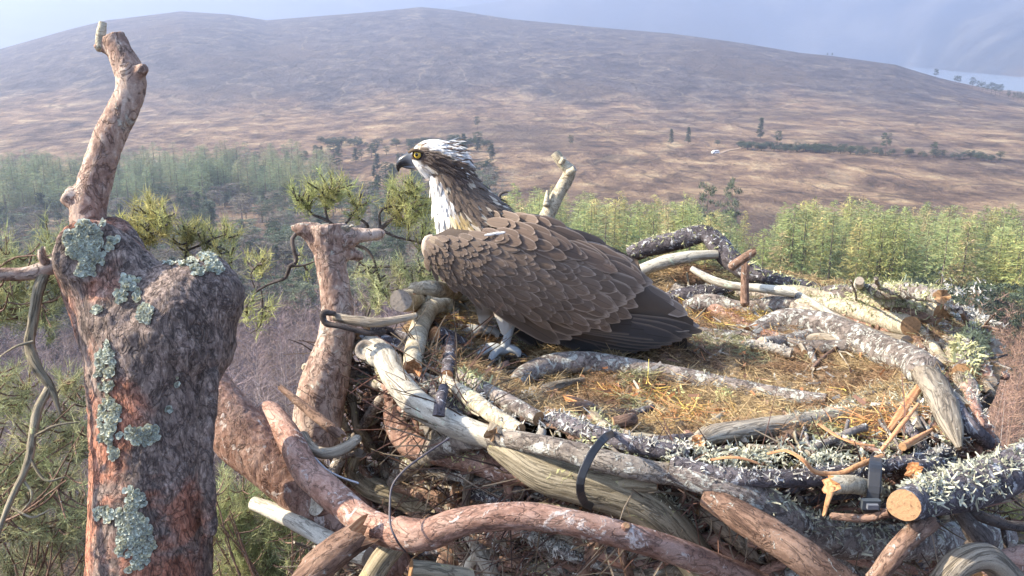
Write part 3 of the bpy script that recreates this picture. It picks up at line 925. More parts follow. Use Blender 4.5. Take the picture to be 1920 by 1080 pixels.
stick('branch', 'branch', 'reddish curved branch with a sawn upper end rising left of the nest', 'red',
      [(487, 775, 17, 1.50), (510, 775, 23, 1.47), (545, 825, 25, 1.40), (575, 885, 27, 1.33), (625, 930, 29, 1.27), (680, 975, 29, 1.2), (735, 1000, 30, 1.16), (790, 1012, 26, 1.14)], d=1.3, bump=.07, wob=.1)
stick('branch', 'branch', 'long smooth red-brown branch arching across the lower front of the nest', 'red',
      [(748, 985, 20, 1.15), (770, 1000, 29, 1.13), (805, 1003, 31, 1.12), (850, 985, 28, 1.11), (910, 972, 26, 1.10), (990, 968, 26, 1.095), (1060, 978, 25, 1.09), (1130, 993, 25, 1.09), (1200, 1012, 25, 1.1), (1270, 1035, 26, 1.12), (1340, 1062, 26, 1.15), (1430, 1100, 26, 1.18)],
      d=1.1, bump=.06, stubs=[[(895, 970, 16, 1.1), (890, 950, 8, 1.1)], [(1165, 1000, 14, 1.09), (1175, 985, 7, 1.08)]])
stick('branch', 'branch', 'dull red-brown branch slanting to the bottom edge beneath the lichen-crusted log', 'brown',
      [(1325, 930, 22, 1.16), (1390, 970, 28, 1.13), (1450, 1005, 30, 1.11), (1510, 1045, 32, 1.1), (1590, 1105, 33, 1.1)], d=1.1, bump=.09)
stick('stick', 'stick', 'pale stick with a purplish sawn end poking out low on the left', 'pale',
      [(475, 944, 13, 1.42), (510, 958, 15, 1.4), (555, 980, 16, 1.36), (600, 1003, 17, 1.32), (655, 1032, 18, 1.28), (690, 1045, 17, 1.26)], d=1.3, bump=.06, cap='cut_old')
stick('log_piece', 'log', 'short chunky broken piece of rough yellowish bark at the lower left', 'brown',
      [(590, 1070, 30, 1.15), (630, 1035, 30, 1.14), (678, 1003, 27, 1.14)], d=1.14, bump=.16, ends=('broken', 'broken'), cap='torn', sides=14)
stick('branch', 'branch', 'pale grey-green hollow branch curving down from the middle stem', 'pale',
      [(668, 640, 14, .0), (692, 652, 27, .02), (722, 672, 25, .04), (742, 712, 24, .05), (775, 752, 26, .055), (825, 782, 25, .055), (870, 803, 24, .05), (925, 822, 22, .04)], bump=.06, ends=('round', 'cut'), cap='cut_old')
def hollow_stub():
    q = path([(712, 672, 18, .06), (696, 662, 19, .085), (684, 656, 19, .11)], .06)
    return q
o = None
mb = MB()
q = hollow_stub(); V, p, t, r = tube(mb, q, 18, .004, .08, 1, 91, 0, 0, ('round', 'open_end'), .05)
# rim and dark hollow of the broken side stub
cc = V[-1].mean(0); tt = t[-1]
ring0 = V[-1]; ring1 = cc + (V[-1] - cc) * .55 + tt * .001; ring2 = cc + (V[-1] - cc) * .45 - tt * .018
vv = np.concatenate([ring0 + tt * .002, ring1 + tt * .002, ring2]); k = np.arange(18); k2 = np.roll(k, -1)
mb.add(vv, np.concatenate([np.stack([k, k2, k2 + 18, k + 18], -1), np.stack([k + 18, k2 + 18, k2 + 36, k + 36], -1)]), 1, None)
mb.add(np.concatenate([ring2, [cc - tt * .018]]), np.stack([k, k2, np.full(18, 18)], -1), 2)
hs = mb.build('branch_stub', [M['pale'], M['cut_old'], M['dark']], None, loc=cc)
tag(hs, 'hollow pale stub with a dark hole pointing out beside the middle stem', 'branch', 'sticks woven into the nest')

stick('stick', 'stick', 'pale yellowish upright stick with a torn orange lower end left of the osprey', 'birch',
      [(838, 572, 16, .03), (808, 580, 18, .05), (790, 605, 18, .06), (780, 645, 18, .065), (773, 690, 18, .07)], ends=('round', 'broken'), cap='torn', bump=.09)
stick('stick', 'stick', 'short pale log end with a dark sawn face behind the upright yellowish stick', 'birch',
      [(752, 562, 20, .02), (790, 563, 20, .03), (850, 573, 20, .03)], cap='cut_old', bump=.1)
stick('stick', 'stick', 'bright orange freshly broken stick end under the osprey breast', 'birch',
      [(782, 541, 12, .04), (815, 541, 15, .045), (875, 552, 14, .03)], ends=('broken', 'round'), cap='torn', bump=.12)
stick('stick', 'stick', 'round sawn stub with an orange face between the yellowish stick and the osprey foot', 'darkgrey',
      [(814, 628, 16, .06), (838, 634, 17, .045), (868, 648, 14, .02)], bump=.12, cap='torn')
stick('stick', 'stick', 'short upright blackish stub in front of the round orange-faced stub', 'darkgrey',
      [(846, 640, 12, .05), (842, 675, 13, .055), (838, 705, 12, .055)], bump=.12, cap='torn')
stick('twig', 'twig', 'dark hooked twig reaching across the middle stem', 'dark',
      [(628, 588, 5, 1.54), (606, 587, 6, 1.53), (611, 606, 6, 1.53), (640, 612, 5, 1.53), (690, 624, 6, 1.54), (722, 622, 5, 1.55)], d=1.53, ends=('broken', 'broken'), bump=.1)
stick('twig', 'twig', 'grey weathered flat twig just above the dark hooked twig', 'weather',
      [(628, 594, 8, 1.55), (665, 601, 10, 1.54), (715, 604, 9, 1.54), (780, 592, 6, 1.56)], d=1.54, bump=.12, ends=('round', 'round'))
for i, (lb, pts) in enumerate([('blue-grey knobbly twig under the grey weathered flat twig', [(672, 628, 8), (715, 635, 9), (775, 655, 9)]),
                               ('blackish knobbly twig between middle stem and the upright yellowish stick', [(690, 612, 7), (735, 622, 8), (778, 640, 8)]),
                               ('thin dark twig resting on the hollow pale branch', [(700, 645, 6), (745, 652, 7), (790, 668, 6)])]):
    stick('twig', 'twig', lb, 'darkgrey', pts, .05, bump=.14, ends=('broken', 'round'))
stick('branch', 'branch', 'flaky pink-barked branch standing up then bending right beneath the hollow pale branch', 'red',
      [(742, 735, 20, .0), (746, 790, 25, .02), (768, 830, 26, .035), (815, 846, 23, .04), (880, 862, 25, .04), (940, 880, 26, .035), (1010, 895, 22, .03)], bump=.12)
stick('branch', 'branch', 'olive-grey hooked branch in the shaded left face of the nest', 'olive',
      [(672, 848, 15, .02), (664, 880, 19, .04), (694, 910, 22, .05), (745, 930, 22, .05), (800, 958, 20, .04), (850, 985, 16, .03)], bump=.1, ends=('cut', 'round'), cap='cut_old')
stick('twig', 'twig', 'yellow-olive forked twig standing at the left face of the nest', 'olive',
      [(657, 730, 10, .03), (664, 765, 7, .04), (668, 798, 8, .05), (685, 820, 9, .04), (706, 855, 9, .03)], bump=.1, ends=('broken', 'round'), stubs=[[(668, 798, 7, .05), (692, 795, 6, .05), (712, 782, 5, .05)]])
stick('twig', 'twig', 'dark grey curved root-like twig low on the left face', 'weather',
      [(568, 815, 9, 1.42), (585, 840, 11, 1.40), (615, 850, 11, 1.38), (650, 838, 11, 1.38), (672, 822, 9, 1.38)], d=1.4, bump=.12, ends=('round', 'round'))
stick('twig', 'twig', 'straight reddish dead twig slanting in front of the middle stem foot', 'brown',
      [(527, 728, 6, 1.46), (560, 754, 8, 1.43), (600, 787, 10, 1.40), (642, 818, 10, 1.38)], d=1.4, bump=.12, ends=('broken', 'broken'))
stick('stick', 'stick', 'smooth mottled branch lying across the nest cup in front of the osprey', 'grey',
      [(966, 722, 15, .035), (985, 703, 20, .04), (1030, 685, 21, .04), (1090, 680, 21, .04), (1150, 686, 20, .04), (1250, 703, 20, .035), (1350, 722, 19, .03), (1450, 741, 18, .025), (1550, 752, 13, .02)], bump=.06, lichen=(30, .008, .3, (.6, 1)))
stick('stick', 'stick', 'splintery dark grey bark strip arching behind the front rim', 'weather',
      [(928, 812, 18, .05), (952, 776, 20, .06), (1000, 742, 20, .05), (1045, 722, 14, .04), (1090, 712, 8, .03)], bump=.2, ends=('broken', 'broken'), flat=.6, lichen=(70, .009, .2, (.1, .6), 2))
stick('stick', 'stick', 'crumbling red-brown rotten chunk with a shredded left end inside the front rim', 'brown',
      [(1066, 765, 24, .05), (1090, 770, 20, .05), (1130, 777, 18, .04), (1192, 784, 16, .03)], bump=.22, ends=('broken', 'cut'), cap='torn')
stick('stick', 'stick', 'pale oval sawn stub lying against the red-brown rotten chunk', 'brown',
      [(1150, 792, 10, .045), (1178, 788, 12, .06), (1185, 786, 12, .065)], bump=.08)
stick('stick', 'stick', 'blackish stick lying just behind the strapped front branch', 'darkgrey',
      [(1035, 785, 15, .04), (1090, 806, 17, .05), (1160, 828, 17, .05), (1230, 842, 16, .05), (1290, 850, 14, .04)], bump=.12, lichen=(160, .009, .15, (0, 1), 2))
stick('stick', 'stick', 'purple-black branch crusted with white lichen along the front right rim', 'darkgrey',
      [(1265, 868, 14, .06), (1340, 888, 17, .07), (1420, 896, 17, .075), (1500, 896, 18, .075), (1590, 888, 17, .07), (1680, 870, 13, .06), (1780, 846, 9, .05)], bump=.14, lichen=(260, .008, .1, (0, 1), 2), ends=('round', 'broken'))
stick('stick', 'stick', 'split weathered log with a torn red left end inside the right of the cup', 'weather',
      [(1312, 826, 14, .05), (1340, 815, 22, .05), (1400, 806, 24, .05), (1470, 797, 23, .045), (1560, 782, 21, .04), (1655, 766, 18, .03)], bump=.16, ends=('broken', 'round'), cap='torn', flat=.75, freq=.8, lichen=(60, .009, .3, (.5, 1)))
stick('twig', 'twig', 'thin dark lichened twig slanting above the split weathered log', 'darkgrey',
      [(1500, 788, 5, .05), (1560, 768, 6, .05), (1620, 745, 7, .04), (1680, 728, 7, .03), (1720, 722, 6, .02)], bump=.15, lichen=(130, .009, .1, (.3, 1)))
stick('splinter', 'splinter', 'longer orange and purple wood splinter sticking up at the right of the cup', 'torn',
      [(1668, 806, 6, .03), (1700, 760, 10, .06), (1728, 718, 7, .09)], bump=.1, ends=('round', 'broken'), cap='torn', flat=.5)
stick('splinter', 'splinter', 'thin pale splinter leaning in front of the orange and purple one', 'torn',
      [(1652, 845, 4, .05), (1690, 797, 5, .08), (1722, 757, 3, .1)], bump=.05, ends=('round', 'broken'), cap='torn', flat=.5)
stick('splinter', 'splinter', 'short pale stub beside the foot of the thin splinter', 'torn',
      [(1692, 838, 8, .05), (1720, 822, 6, .05), (1748, 805, 3, .04)], bump=.1, ends=('cut', 'broken'))
stick('stick', 'stick', 'stub with a bright honey-coloured torn face above the big sawn log end', 'darkgrey',
      [(1715, 882, 17, .10), (1735, 876, 17, .08), (1775, 868, 16, .05)], bump=.14, ends=('broken', 'round'), cap='torn', lichen=(60, .009, .1, (.3, 1)))
stick('log', 'log', 'big log smothered in pale lichen with a round orange sawn end at the lower right', 'darkgrey',
      [(1694, 947, 30, 1.04), (1722, 938, 34, 1.085), (1780, 918, 40, 1.125), (1850, 898, 42, 1.15), (1930, 868, 42, 1.17), (1990, 845, 42, 1.2)], d=1.1, bump=.14, sides=26,
      lichen=[(300, .011, .26, (.12, .62)), (150, .010, .3, (.55, 1))])
stick('stick', 'stick', 'short ringed stick with a torn orange end just left of the right strap', 'birch',
      [(1562, 908, 17, 1.09), (1600, 908, 17, 1.10), (1642, 918, 15, 1.13)], d=1.1, bump=.1, ends=('broken', 'round'), cap='torn')
stick('splinter', 'splinter', 'orange splinter hanging from the torn end of the short ringed stick', 'torn',
      [(1560, 915, 7, 1.085), (1552, 940, 5, 1.08), (1545, 965, 3, 1.08)], d=1.08, bump=.1, ends=('round', 'broken'), flat=.6)
stick('stick', 'stick', 'thin brown stick lying in the lichen under the right strap', 'brown',
      [(1560, 968, 7, 1.10), (1620, 972, 8, 1.09), (1665, 962, 8, 1.08)], d=1.09, bump=.1, ends=('round', 'cut'))
stick('stick', 'stick', 'brown broken stub leaning up toward the big sawn log end', 'brown',
      [(1640, 1090, 19, 1.05), (1680, 1035, 19, 1.05), (1715, 1000, 20, 1.06), (1738, 985, 16, 1.07)], d=1.05, bump=.14, ends=('round', 'broken'))
stick('branch', 'branch', 'grey-green ribbed branch curving down at the bottom right', 'weather',
      [(1760, 1100, 24, 1.06), (1800, 1055, 26, 1.06), (1850, 1045, 26, 1.07), (1900, 1090, 26, 1.08)], d=1.06, bump=.16)
stick('branch', 'branch', 'red-brown branch leaving the frame at the bottom right corner', 'red',
      [(1830, 1085, 24, 1.12), (1880, 1060, 27, 1.14), (1960, 1045, 28, 1.17)], d=1.1, bump=.1)
stick('twig', 'twig', 'blackish bent twig sticking out past the right of the sawn log', 'dark',
      [(1800, 952, 9, 1.18), (1850, 972, 10, 1.19), (1890, 985, 10, 1.2), (1940, 988, 10, 1.22)], d=1.2, bump=.12, stubs=[[(1880, 985, 5, 1.2), (1890, 1050, 3, 1.2)]])
stick('stick', 'stick', 'dark knobbly root hanging below the right of the sawn log', 'dark',
      [(1800, 960, 14, 1.16), (1822, 990, 18, 1.15), (1840, 1015, 22, 1.15), (1815, 1035, 14, 1.15)], d=1.15, bump=.18, ends=('round', 'round'))

# inner pale sticks on the left of the cup
stick('stick', 'stick', 'whitish lichened stick slanting from the osprey foot down to the front rim', 'grey',
      [(862, 704, 12, .05), (905, 728, 14, .06), (950, 752, 15, .06), (1010, 785, 14, .05)], bump=.12, lichen=[(60, .012, .1, (0, .4), 1)])
stick('stick', 'stick', 'pale stick lying just below the whitish lichened one', 'birch',
      [(832, 712, 11, .05), (885, 748, 16, .06), (930, 780, 16, .06), (975, 808, 14, .05)], bump=.14, lichen=(40, .009, .2, (0, 1), 2))
stick('stick', 'stick', 'short stub pointing down with a round dark end on the hollow pale branch', 'darkgrey',
      [(832, 728, 10, .07), (826, 755, 11, .085), (822, 780, 12, .10)], bump=.12, cap='dark')
stick('stick', 'stick', 'greyish stick tucked under the olive hooked branch', 'brown',
      [(650, 880, 8, .0), (720, 905, 10, .02), (830, 935, 12, .03)], bump=.12)
stick('stick', 'stick', 'reddish frayed bark strip behind the long smooth red-brown branch', 'brown',
      [(735, 935, 10, .05), (775, 958, 14, .06), (830, 975, 12, .05)], bump=.25, ends=('broken', 'broken'), cap='torn', flat=.5)
stick('stick', 'stick', 'tan split sliver lying on top of the long smooth red-brown branch', 'olive',
      [(945, 952, 9, .06), (1000, 948, 11, .065), (1080, 955, 9, .06)], bump=.18, ends=('broken', 'broken'), cap='torn', flat=.5)
stick('stick', 'stick', 'upright grey twig left of the thick olive-tan branch', 'weather',
      [(884, 880, 7, .06), (876, 920, 8, .06), (872, 965, 9, .05)], bump=.14, ends=('broken', 'round'))
stick('stick', 'stick', 'dark stick with white lichen tip under the thick olive-tan branch', 'darkgrey',
      [(875, 925, 9, .03), (925, 935, 10, .045), (958, 945, 9, .04)], bump=.16, lichen=(90, .008, -.1, (.3, 1), 2))
stick('stick', 'stick', 'twig covered in grey lichen slanting at the bottom centre', 'grey',
      [(985, 1000, 8, .05), (1040, 1026, 10, .055), (1080, 1045, 11, .05), (1130, 1062, 11, .04)], bump=.2, lichen=(200, .008, -.2, (0, .6), 2))
stick('stick', 'stick', 'mossy olive stick standing at the bottom left of the nest', 'olive',
      [(690, 1095, 22, 1.2), (718, 1050, 22, 1.2), (752, 1012, 20, 1.2)], d=1.2, bump=.16)
stick('stick', 'stick', 'pale forked stick with a green tint at the bottom left', 'pale',
      [(880, 1000, 12, .03), (905, 1040, 15, .04), (935, 1095, 18, .04)], bump=.12, stubs=[[(900, 1030, 11, .04), (880, 1060, 10, .05), (868, 1075, 9, .05)]])
stick('stick', 'stick', 'orange-tipped brown stick below the elbow of the red-brown branch', 'brown',
      [(815, 1010, 12, .03), (845, 1040, 14, .035), (862, 1090, 15, .03)], bump=.12)
stick('stick', 'stick', 'old yellow sawn stick end at the bottom left edge', 'olive',
      [(770, 1068, 18, 1.18), (810, 1072, 18, 1.19), (880, 1085, 18, 1.22)], d=1.2, bump=.12)
stick('stick', 'stick', 'grey flaking stick under the arching red-brown branch', 'weather',
      [(1030, 1005, 12, .02), (1080, 1030, 14, .03), (1130, 1060, 14, .03)], bump=.18, ends=('broken', 'round'))
stick('stick', 'stick', 'grey-green rough log lying below the arching red-brown branch', 'grey',
      [(1090, 1035, 16, .0), (1170, 1050, 22, .02), (1260, 1075, 24, .02)], bump=.16)
stick('stick', 'stick', 'brown knotty upright twig at the bottom centre', 'brown',
      [(1163, 1020, 7, .05), (1172, 1055, 9, .055), (1185, 1095, 10, .05)], bump=.2)
stick('stick', 'stick', 'red split stick running off the bottom beside the thick olive-tan branch', 'red',
      [(1335, 1015, 12, .03), (1380, 1045, 17, .04), (1430, 1075, 18, .04), (1480, 1110, 18, .04)], bump=.16, flat=.7)
stick('stick', 'stick', 'thin red twig joining the red split stick near the bottom', 'red',
      [(1420, 1075, 8, .05), (1455, 1060, 9, .055), (1500, 1050, 9, .05)], bump=.12)
stick('stick', 'stick', 'weathered grey forked root in the dark gap right of the olive-tan branch', 'weather',
      [(1310, 955, 10, .02), (1350, 985, 13, .03), (1390, 1020, 12, .03), (1420, 1050, 9, .03)], bump=.22, ends=('broken', 'broken'))
stick('stick', 'stick', 'blackened stub with pale frond lichen in the gap beneath the front rim', 'dark',
      [(1230, 920, 12, .02), (1262, 950, 15, .03), (1290, 985, 15, .03)], bump=.18, lichen=(120, .012, .0, (.2, 1)))

# ---------------------------------------------------------------- right and back rim
stick('log', 'log', 'stout mottled log running along the right inside of the nest', 'grey',
      [(1415, 628, 20, .02), (1445, 612, 24, .03), (1480, 603, 26, .04), (1540, 612, 27, .045), (1600, 634, 28, .05), (1660, 660, 29, .055), (1712, 683, 31, .06), (1735, 697, 31, .06)], bump=.1, ends=('broken', 'round'), cap='torn', lichen=(40, .008, .35, (.5, 1), 2))
stick('log', 'log', 'grey fibrous split wood hanging from the end of the stout mottled log', 'weather',
      [(1722, 682, 29, .065), (1748, 715, 30, .07), (1768, 755, 27, .075), (1786, 800, 20, .075), (1800, 838, 6, .075)], bump=.22, ends=('round', 'broken'), flat=.6, freq=.7)
stick('stick', 'stick', 'dark green-grey stick with a yellowish sawn end hanging out at the right edge', 'darkgrey',
      [(1770, 725, 13, .03), (1795, 770, 14, .035), (1822, 803, 14, .035), (1852, 830, 15, .03)], bump=.12)
stick('log', 'log', 'thick lichen-furred log with a round sawn end at the top right of the rim', 'birch',
      [(1590, 575, 20, .03), (1650, 570, 23, .05), (1710, 575, 26, .07), (1745, 580, 28, .085), (1773, 586, 29, .10)], bump=.12, lichen=[(420, .012, .05, (.05, .9), 1), (120, .009, .2, (.0, .95))])
stick('stick', 'stick', 'smaller log with an orange sawn end and a bark tail below the thick furred log', 'birch',
      [(1490, 572, 16, .03), (1560, 574, 17, .04), (1625, 590, 18, .05), (1680, 606, 19, .065), (1708, 611, 18, .08)], bump=.12, lichen=(110, .010, .1, (.1, .8), 1))
stick('stick', 'stick', 'rough lichened stick forming the skyline of the back right rim', 'grey',
      [(1520, 556, 14, .02), (1570, 552, 17, .03), (1640, 548, 16, .03), (1700, 546, 14, .03), (1765, 556, 13, .03)], bump=.2, lichen=[(260, .011, .05, (0, 1), 1)], ends=('round', 'broken'))
stick('stick', 'stick', 'bluish pale knob standing up on the back right rim', 'pale',
      [(1610, 550, 9, .03), (1611, 536, 10, .03), (1612, 526, 8, .03)], bump=.1, cap='cut_old')
stick('branch', 'branch', 'dark scaly branch arching high over the back rim behind the osprey tail', 'darkgrey',
      [(1180, 476, 15, 2.28), (1220, 462, 17, 2.26), (1270, 452, 18, 2.24), (1318, 441, 17, 2.22), (1345, 458, 19, 2.2), (1372, 488, 19, 2.18), (1410, 512, 17, 2.15), (1470, 528, 14, 2.12), (1540, 542, 11, 2.1)], d=2.2, bump=.16, lichen=[(170, .012, .2, (0, 1), 1)])
stick('branch', 'branch', 'pale barkless branch running beneath the dark scaly arch', 'pale',
      [(1195, 510, 12, 2.2), (1235, 495, 13, 2.19), (1290, 482, 11, 2.18), (1345, 476, 9, 2.18)], d=2.2, bump=.1)
stick('stick', 'stick', 'short broken stub with a tan tip rising from the dark scaly arch', 'brown',
      [(1372, 500, 9, 2.1), (1395, 484, 9, 2.09), (1413, 472, 7, 2.08)], d=2.1, bump=.14, ends=('round', 'broken'))
stick('stick', 'stick', 'small upright brown peg with a reddish broken top in the back rim', 'brown',
      [(1397, 570, 9, 2.0), (1397, 535, 8, 2.01), (1398, 500, 8, 2.02)], d=2.0, bump=.1, ends=('round', 'broken'), cap='torn')
stick('stick', 'stick', 'thin pale branch dropping from the arch into the back rim', 'pale',
      [(1296, 503, 5, 2.1), (1330, 522, 7, 2.08), (1370, 535, 8, 2.06), (1430, 541, 9, 2.04), (1490, 548, 10, 2.02)], d=2.05, bump=.12)
stick('stick', 'stick', 'knobbly purple-grey stick behind the osprey tail tip', 'darkgrey',
      [(1246, 562, 14, .02), (1290, 552, 16, .03), (1340, 546, 15, .03), (1376, 538, 12, .03)], bump=.2, lichen=(60, .009, .2, (0, 1), 2))
stick('stick', 'stick', 'curved mottled stick right of the osprey tail tip', 'grey',
      [(1282, 578, 14, .02), (1330, 568, 16, .03), (1385, 582, 16, .035), (1440, 577, 16, .035), (1500, 568, 15, .03)], bump=.16, lichen=(50, .008, .3, (0, 1), 2))
stick('stick', 'stick', 'light grey stick behind the small upright peg', 'birch',
      [(1380, 552, 12, .01), (1440, 548, 14, .02), (1500, 550, 14, .02), (1560, 562, 14, .02)], bump=.14, lichen=(40, .009, .3, (0, 1), 1))
stick('twig', 'twig', 'straight pale twig slanting over the back right sticks', 'pale',
      [(1478, 541, 5, .05), (1530, 572, 7, .06), (1575, 604, 7, .06), (1600, 622, 6, .05)], bump=.08)
stick('stick', 'stick', 'greyish bark slab leaning at the right corner of the rim', 'weather',
      [(1752, 652, 14, .0), (1790, 632, 22, .02), (1825, 600, 18, .0)], bump=.2, flat=.5, ends=('broken', 'broken'))
stick('log', 'log', 'upright log end furred with pale green lichen at the right corner', 'grey',
      [(1805, 700, 22, .04), (1815, 660, 25, .04), (1828, 622, 22, .03)], bump=.14, lichen=[(300, .014, -.1, (.05, .9), 1)])
stick('stick', 'stick', 'ragged lichened bark end jutting beyond the right corner of the rim', 'darkgrey',
      [(1770, 590, 14, .0), (1805, 596, 18, .01), (1845, 612, 16, .0)], bump=.25, ends=('broken', 'broken'), lichen=[(240, .012, -.1, (.2, 1), 2)])
stick('twig', 'twig', 'thin curling twig standing on the top right corner', 'pale',
      [(1766, 545, 3, .04), (1775, 568, 4, .05), (1785, 588, 4, .05), (1800, 592, 3, .04)], bump=.05, ends=('round', 'round'))
stick('branch', 'branch', 'dead grey-yellow branch stub with two knuckles standing beyond the nest', 'birch',
      [(990, 560, 17, 2.32), (1000, 480, 16, 2.42), (1018, 420, 15, 2.45), (1040, 375, 13, 2.44), (1058, 345, 12, 2.43), (1068, 322, 12, 2.42), (1056, 308, 10, 2.41), (1040, 287, 9, 2.41)], d=2.4, bump=.1, cap='cut_old', group=None,
      stubs=[[(1066, 325, 8, 2.4), (1078, 316, 6, 2.39)], [(1052, 306, 6, 2.4), (1058, 296, 5, 2.39)], [(1024, 385, 7, 2.42), (1027, 357, 3, 2.42)]])
stick('twig', 'twig', 'tiny hooked twig tip above the osprey back', 'dark',
      [(942, 520, 5, 2.2), (939, 440, 4, 2.28), (938, 385, 3, 2.3), (937, 366, 3, 2.3), (946, 360, 2, 2.3), (952, 360, 2, 2.3)], d=2.3, bump=.05, group=None)

# ---------------------------------------------------------------- thin sticks packed between the traced ones
def fillers():
    zones = [  # px0, px1, py0, py1, count, angle mean, angle spread, length px, radius px
        (600, 1000, 700, 1080, 74, 20, 50, 110, 6.5), (1000, 1340, 900, 1080, 66, 30, 55, 120, 7),
        (1320, 1900, 930, 1090, 46, 25, 55, 120, 7.5), (1300, 1780, 800, 960, 22, 10, 35, 120, 6),
        (1240, 1760, 565, 650, 26, 12, 14, 100, 6), (1700, 1840, 600, 860, 22, 60, 30, 90, 7.5),
        (800, 960, 560, 800, 22, 35, 45, 70, 6), (960, 1300, 740, 860, 18, 15, 25, 100, 6)]
    kinds = [('weather', 'thin weathered grey stick packed among the larger sticks of the nest'), ('brown', 'thin brown stick packed among the larger sticks of the nest'),
             ('darkgrey', 'thin blackish lichened stick packed among the larger sticks of the nest'), ('olive', 'thin yellowish stick packed among the larger sticks of the nest'),
             ('red', 'thin reddish stick packed among the larger sticks of the nest'), ('birch', 'thin pale stick packed among the larger sticks of the nest')]
    for (a, b, c, d_, n, am, asp, L, rp) in zones:
        for _ in range(n):
            x, y = random.uniform(a, b), random.uniform(c, d_)
            th = R(random.gauss(am, asp)); l = L * random.uniform(.5, 1.5); r = rp * random.uniform(.5, 1.7)
            pts = []
            bend = random.uniform(-.25, .25) * l
            dp = random.uniform(-.012, .028)
            for t_ in (-.5, -.17, .17, .5):
                bx = bend * (.25 - t_ * t_)
                X, Y_ = x + t_ * l * math.cos(th) - bx * math.sin(th), y + t_ * l * math.sin(th) + bx * math.cos(th)
                pts.append((X, min(Y_, 1180), r * random.uniform(.8, 1.15), dp))
            k, lb = random.choices(kinds, [3, 2.5, 2.5, 1.5, 1.3, 1.5])[0]
            li = (45, .008, .1, (0, 1), random.choice([0, 1, 2])) if random.random() < .3 else None
            stubs = []
            if random.random() < .35:
                m_ = pts[2]; s_ = random.choice((-1, 1)) * random.uniform(.6, 1.2)
                stubs = [[(m_[0], m_[1], r * .6, dp), (m_[0] + 14 * math.cos(th + s_), m_[1] + 14 * math.sin(th + s_), r * .4, dp + .006)]]
            stick('thin_stick', 'stick', lb, k, pts, bump=.16, ends=(random.choice(['broken', 'cut', 'round']), random.choice(['broken', 'round'])), cap='cut_old', lichen=li, stubs=stubs,
                  group='thin %s sticks packed in the nest' % k, wob=.12, freq=.9)
fillers()
def dead_twigs():
    zones = [(590, 980, 700, 1080, 70), (980, 1340, 900, 1090, 50), (1320, 1900, 940, 1090, 46), (1260, 1780, 560, 660, 34), (1690, 1850, 600, 860, 26), (790, 960, 560, 800, 24), (1000, 1780, 800, 905, 42)]
    for a, b, c, d_, n in zones:
        for _ in range(n):
            x, y = random.uniform(a, b), random.uniform(c, d_); th = R(random.gauss(20, 50)); l = random.uniform(45, 150); r = random.uniform(1.8, 3.8); dp = random.uniform(.0, .042)
            u = np.array([math.cos(th), math.sin(th)]); v = np.array([-u[1], u[0]]); p0 = np.array([x, y]) - u * l / 2
            pts = []
            for t_ in (0, .25, .5, .75, 1):
                q = p0 + u * l * t_ + v * random.gauss(0, .045 * l); pts.append((q[0], min(q[1], 1180), r * (1.15 - .5 * t_), dp + random.gauss(0, .004)))
            st = []
            for t_ in (1, 2, 3):
                if random.random() < .5:
                    m_ = pts[t_]; w_ = th + random.choice((-1, 1)) * random.uniform(.4, 1.0); e = random.uniform(10, 38)
                    st.append([(m_[0], m_[1], m_[2] * .7, m_[3]), (m_[0] + e * math.cos(w_), m_[1] + e * math.sin(w_), m_[2] * .35, m_[3] + random.uniform(-.005, .012))])
            k = random.choice(['weather', 'weather', 'brown', 'brown', 'grey', 'olive'])
            stick('dead_twig', 'twig', {'weather': 'wiry grey dead twig tangled in the nest', 'brown': 'wiry brown dead twig tangled in the nest', 'grey': 'wiry lichen-speckled dead twig tangled in the nest', 'olive': 'wiry yellowish dead twig tangled in the nest'}[k], k, pts, bump=.15, ends=('broken', 'round'), cap='cut_old', stubs=st, wob=.5, sides=7, group='wiry %s twigs tangled in the nest' % k)
dead_twigs()
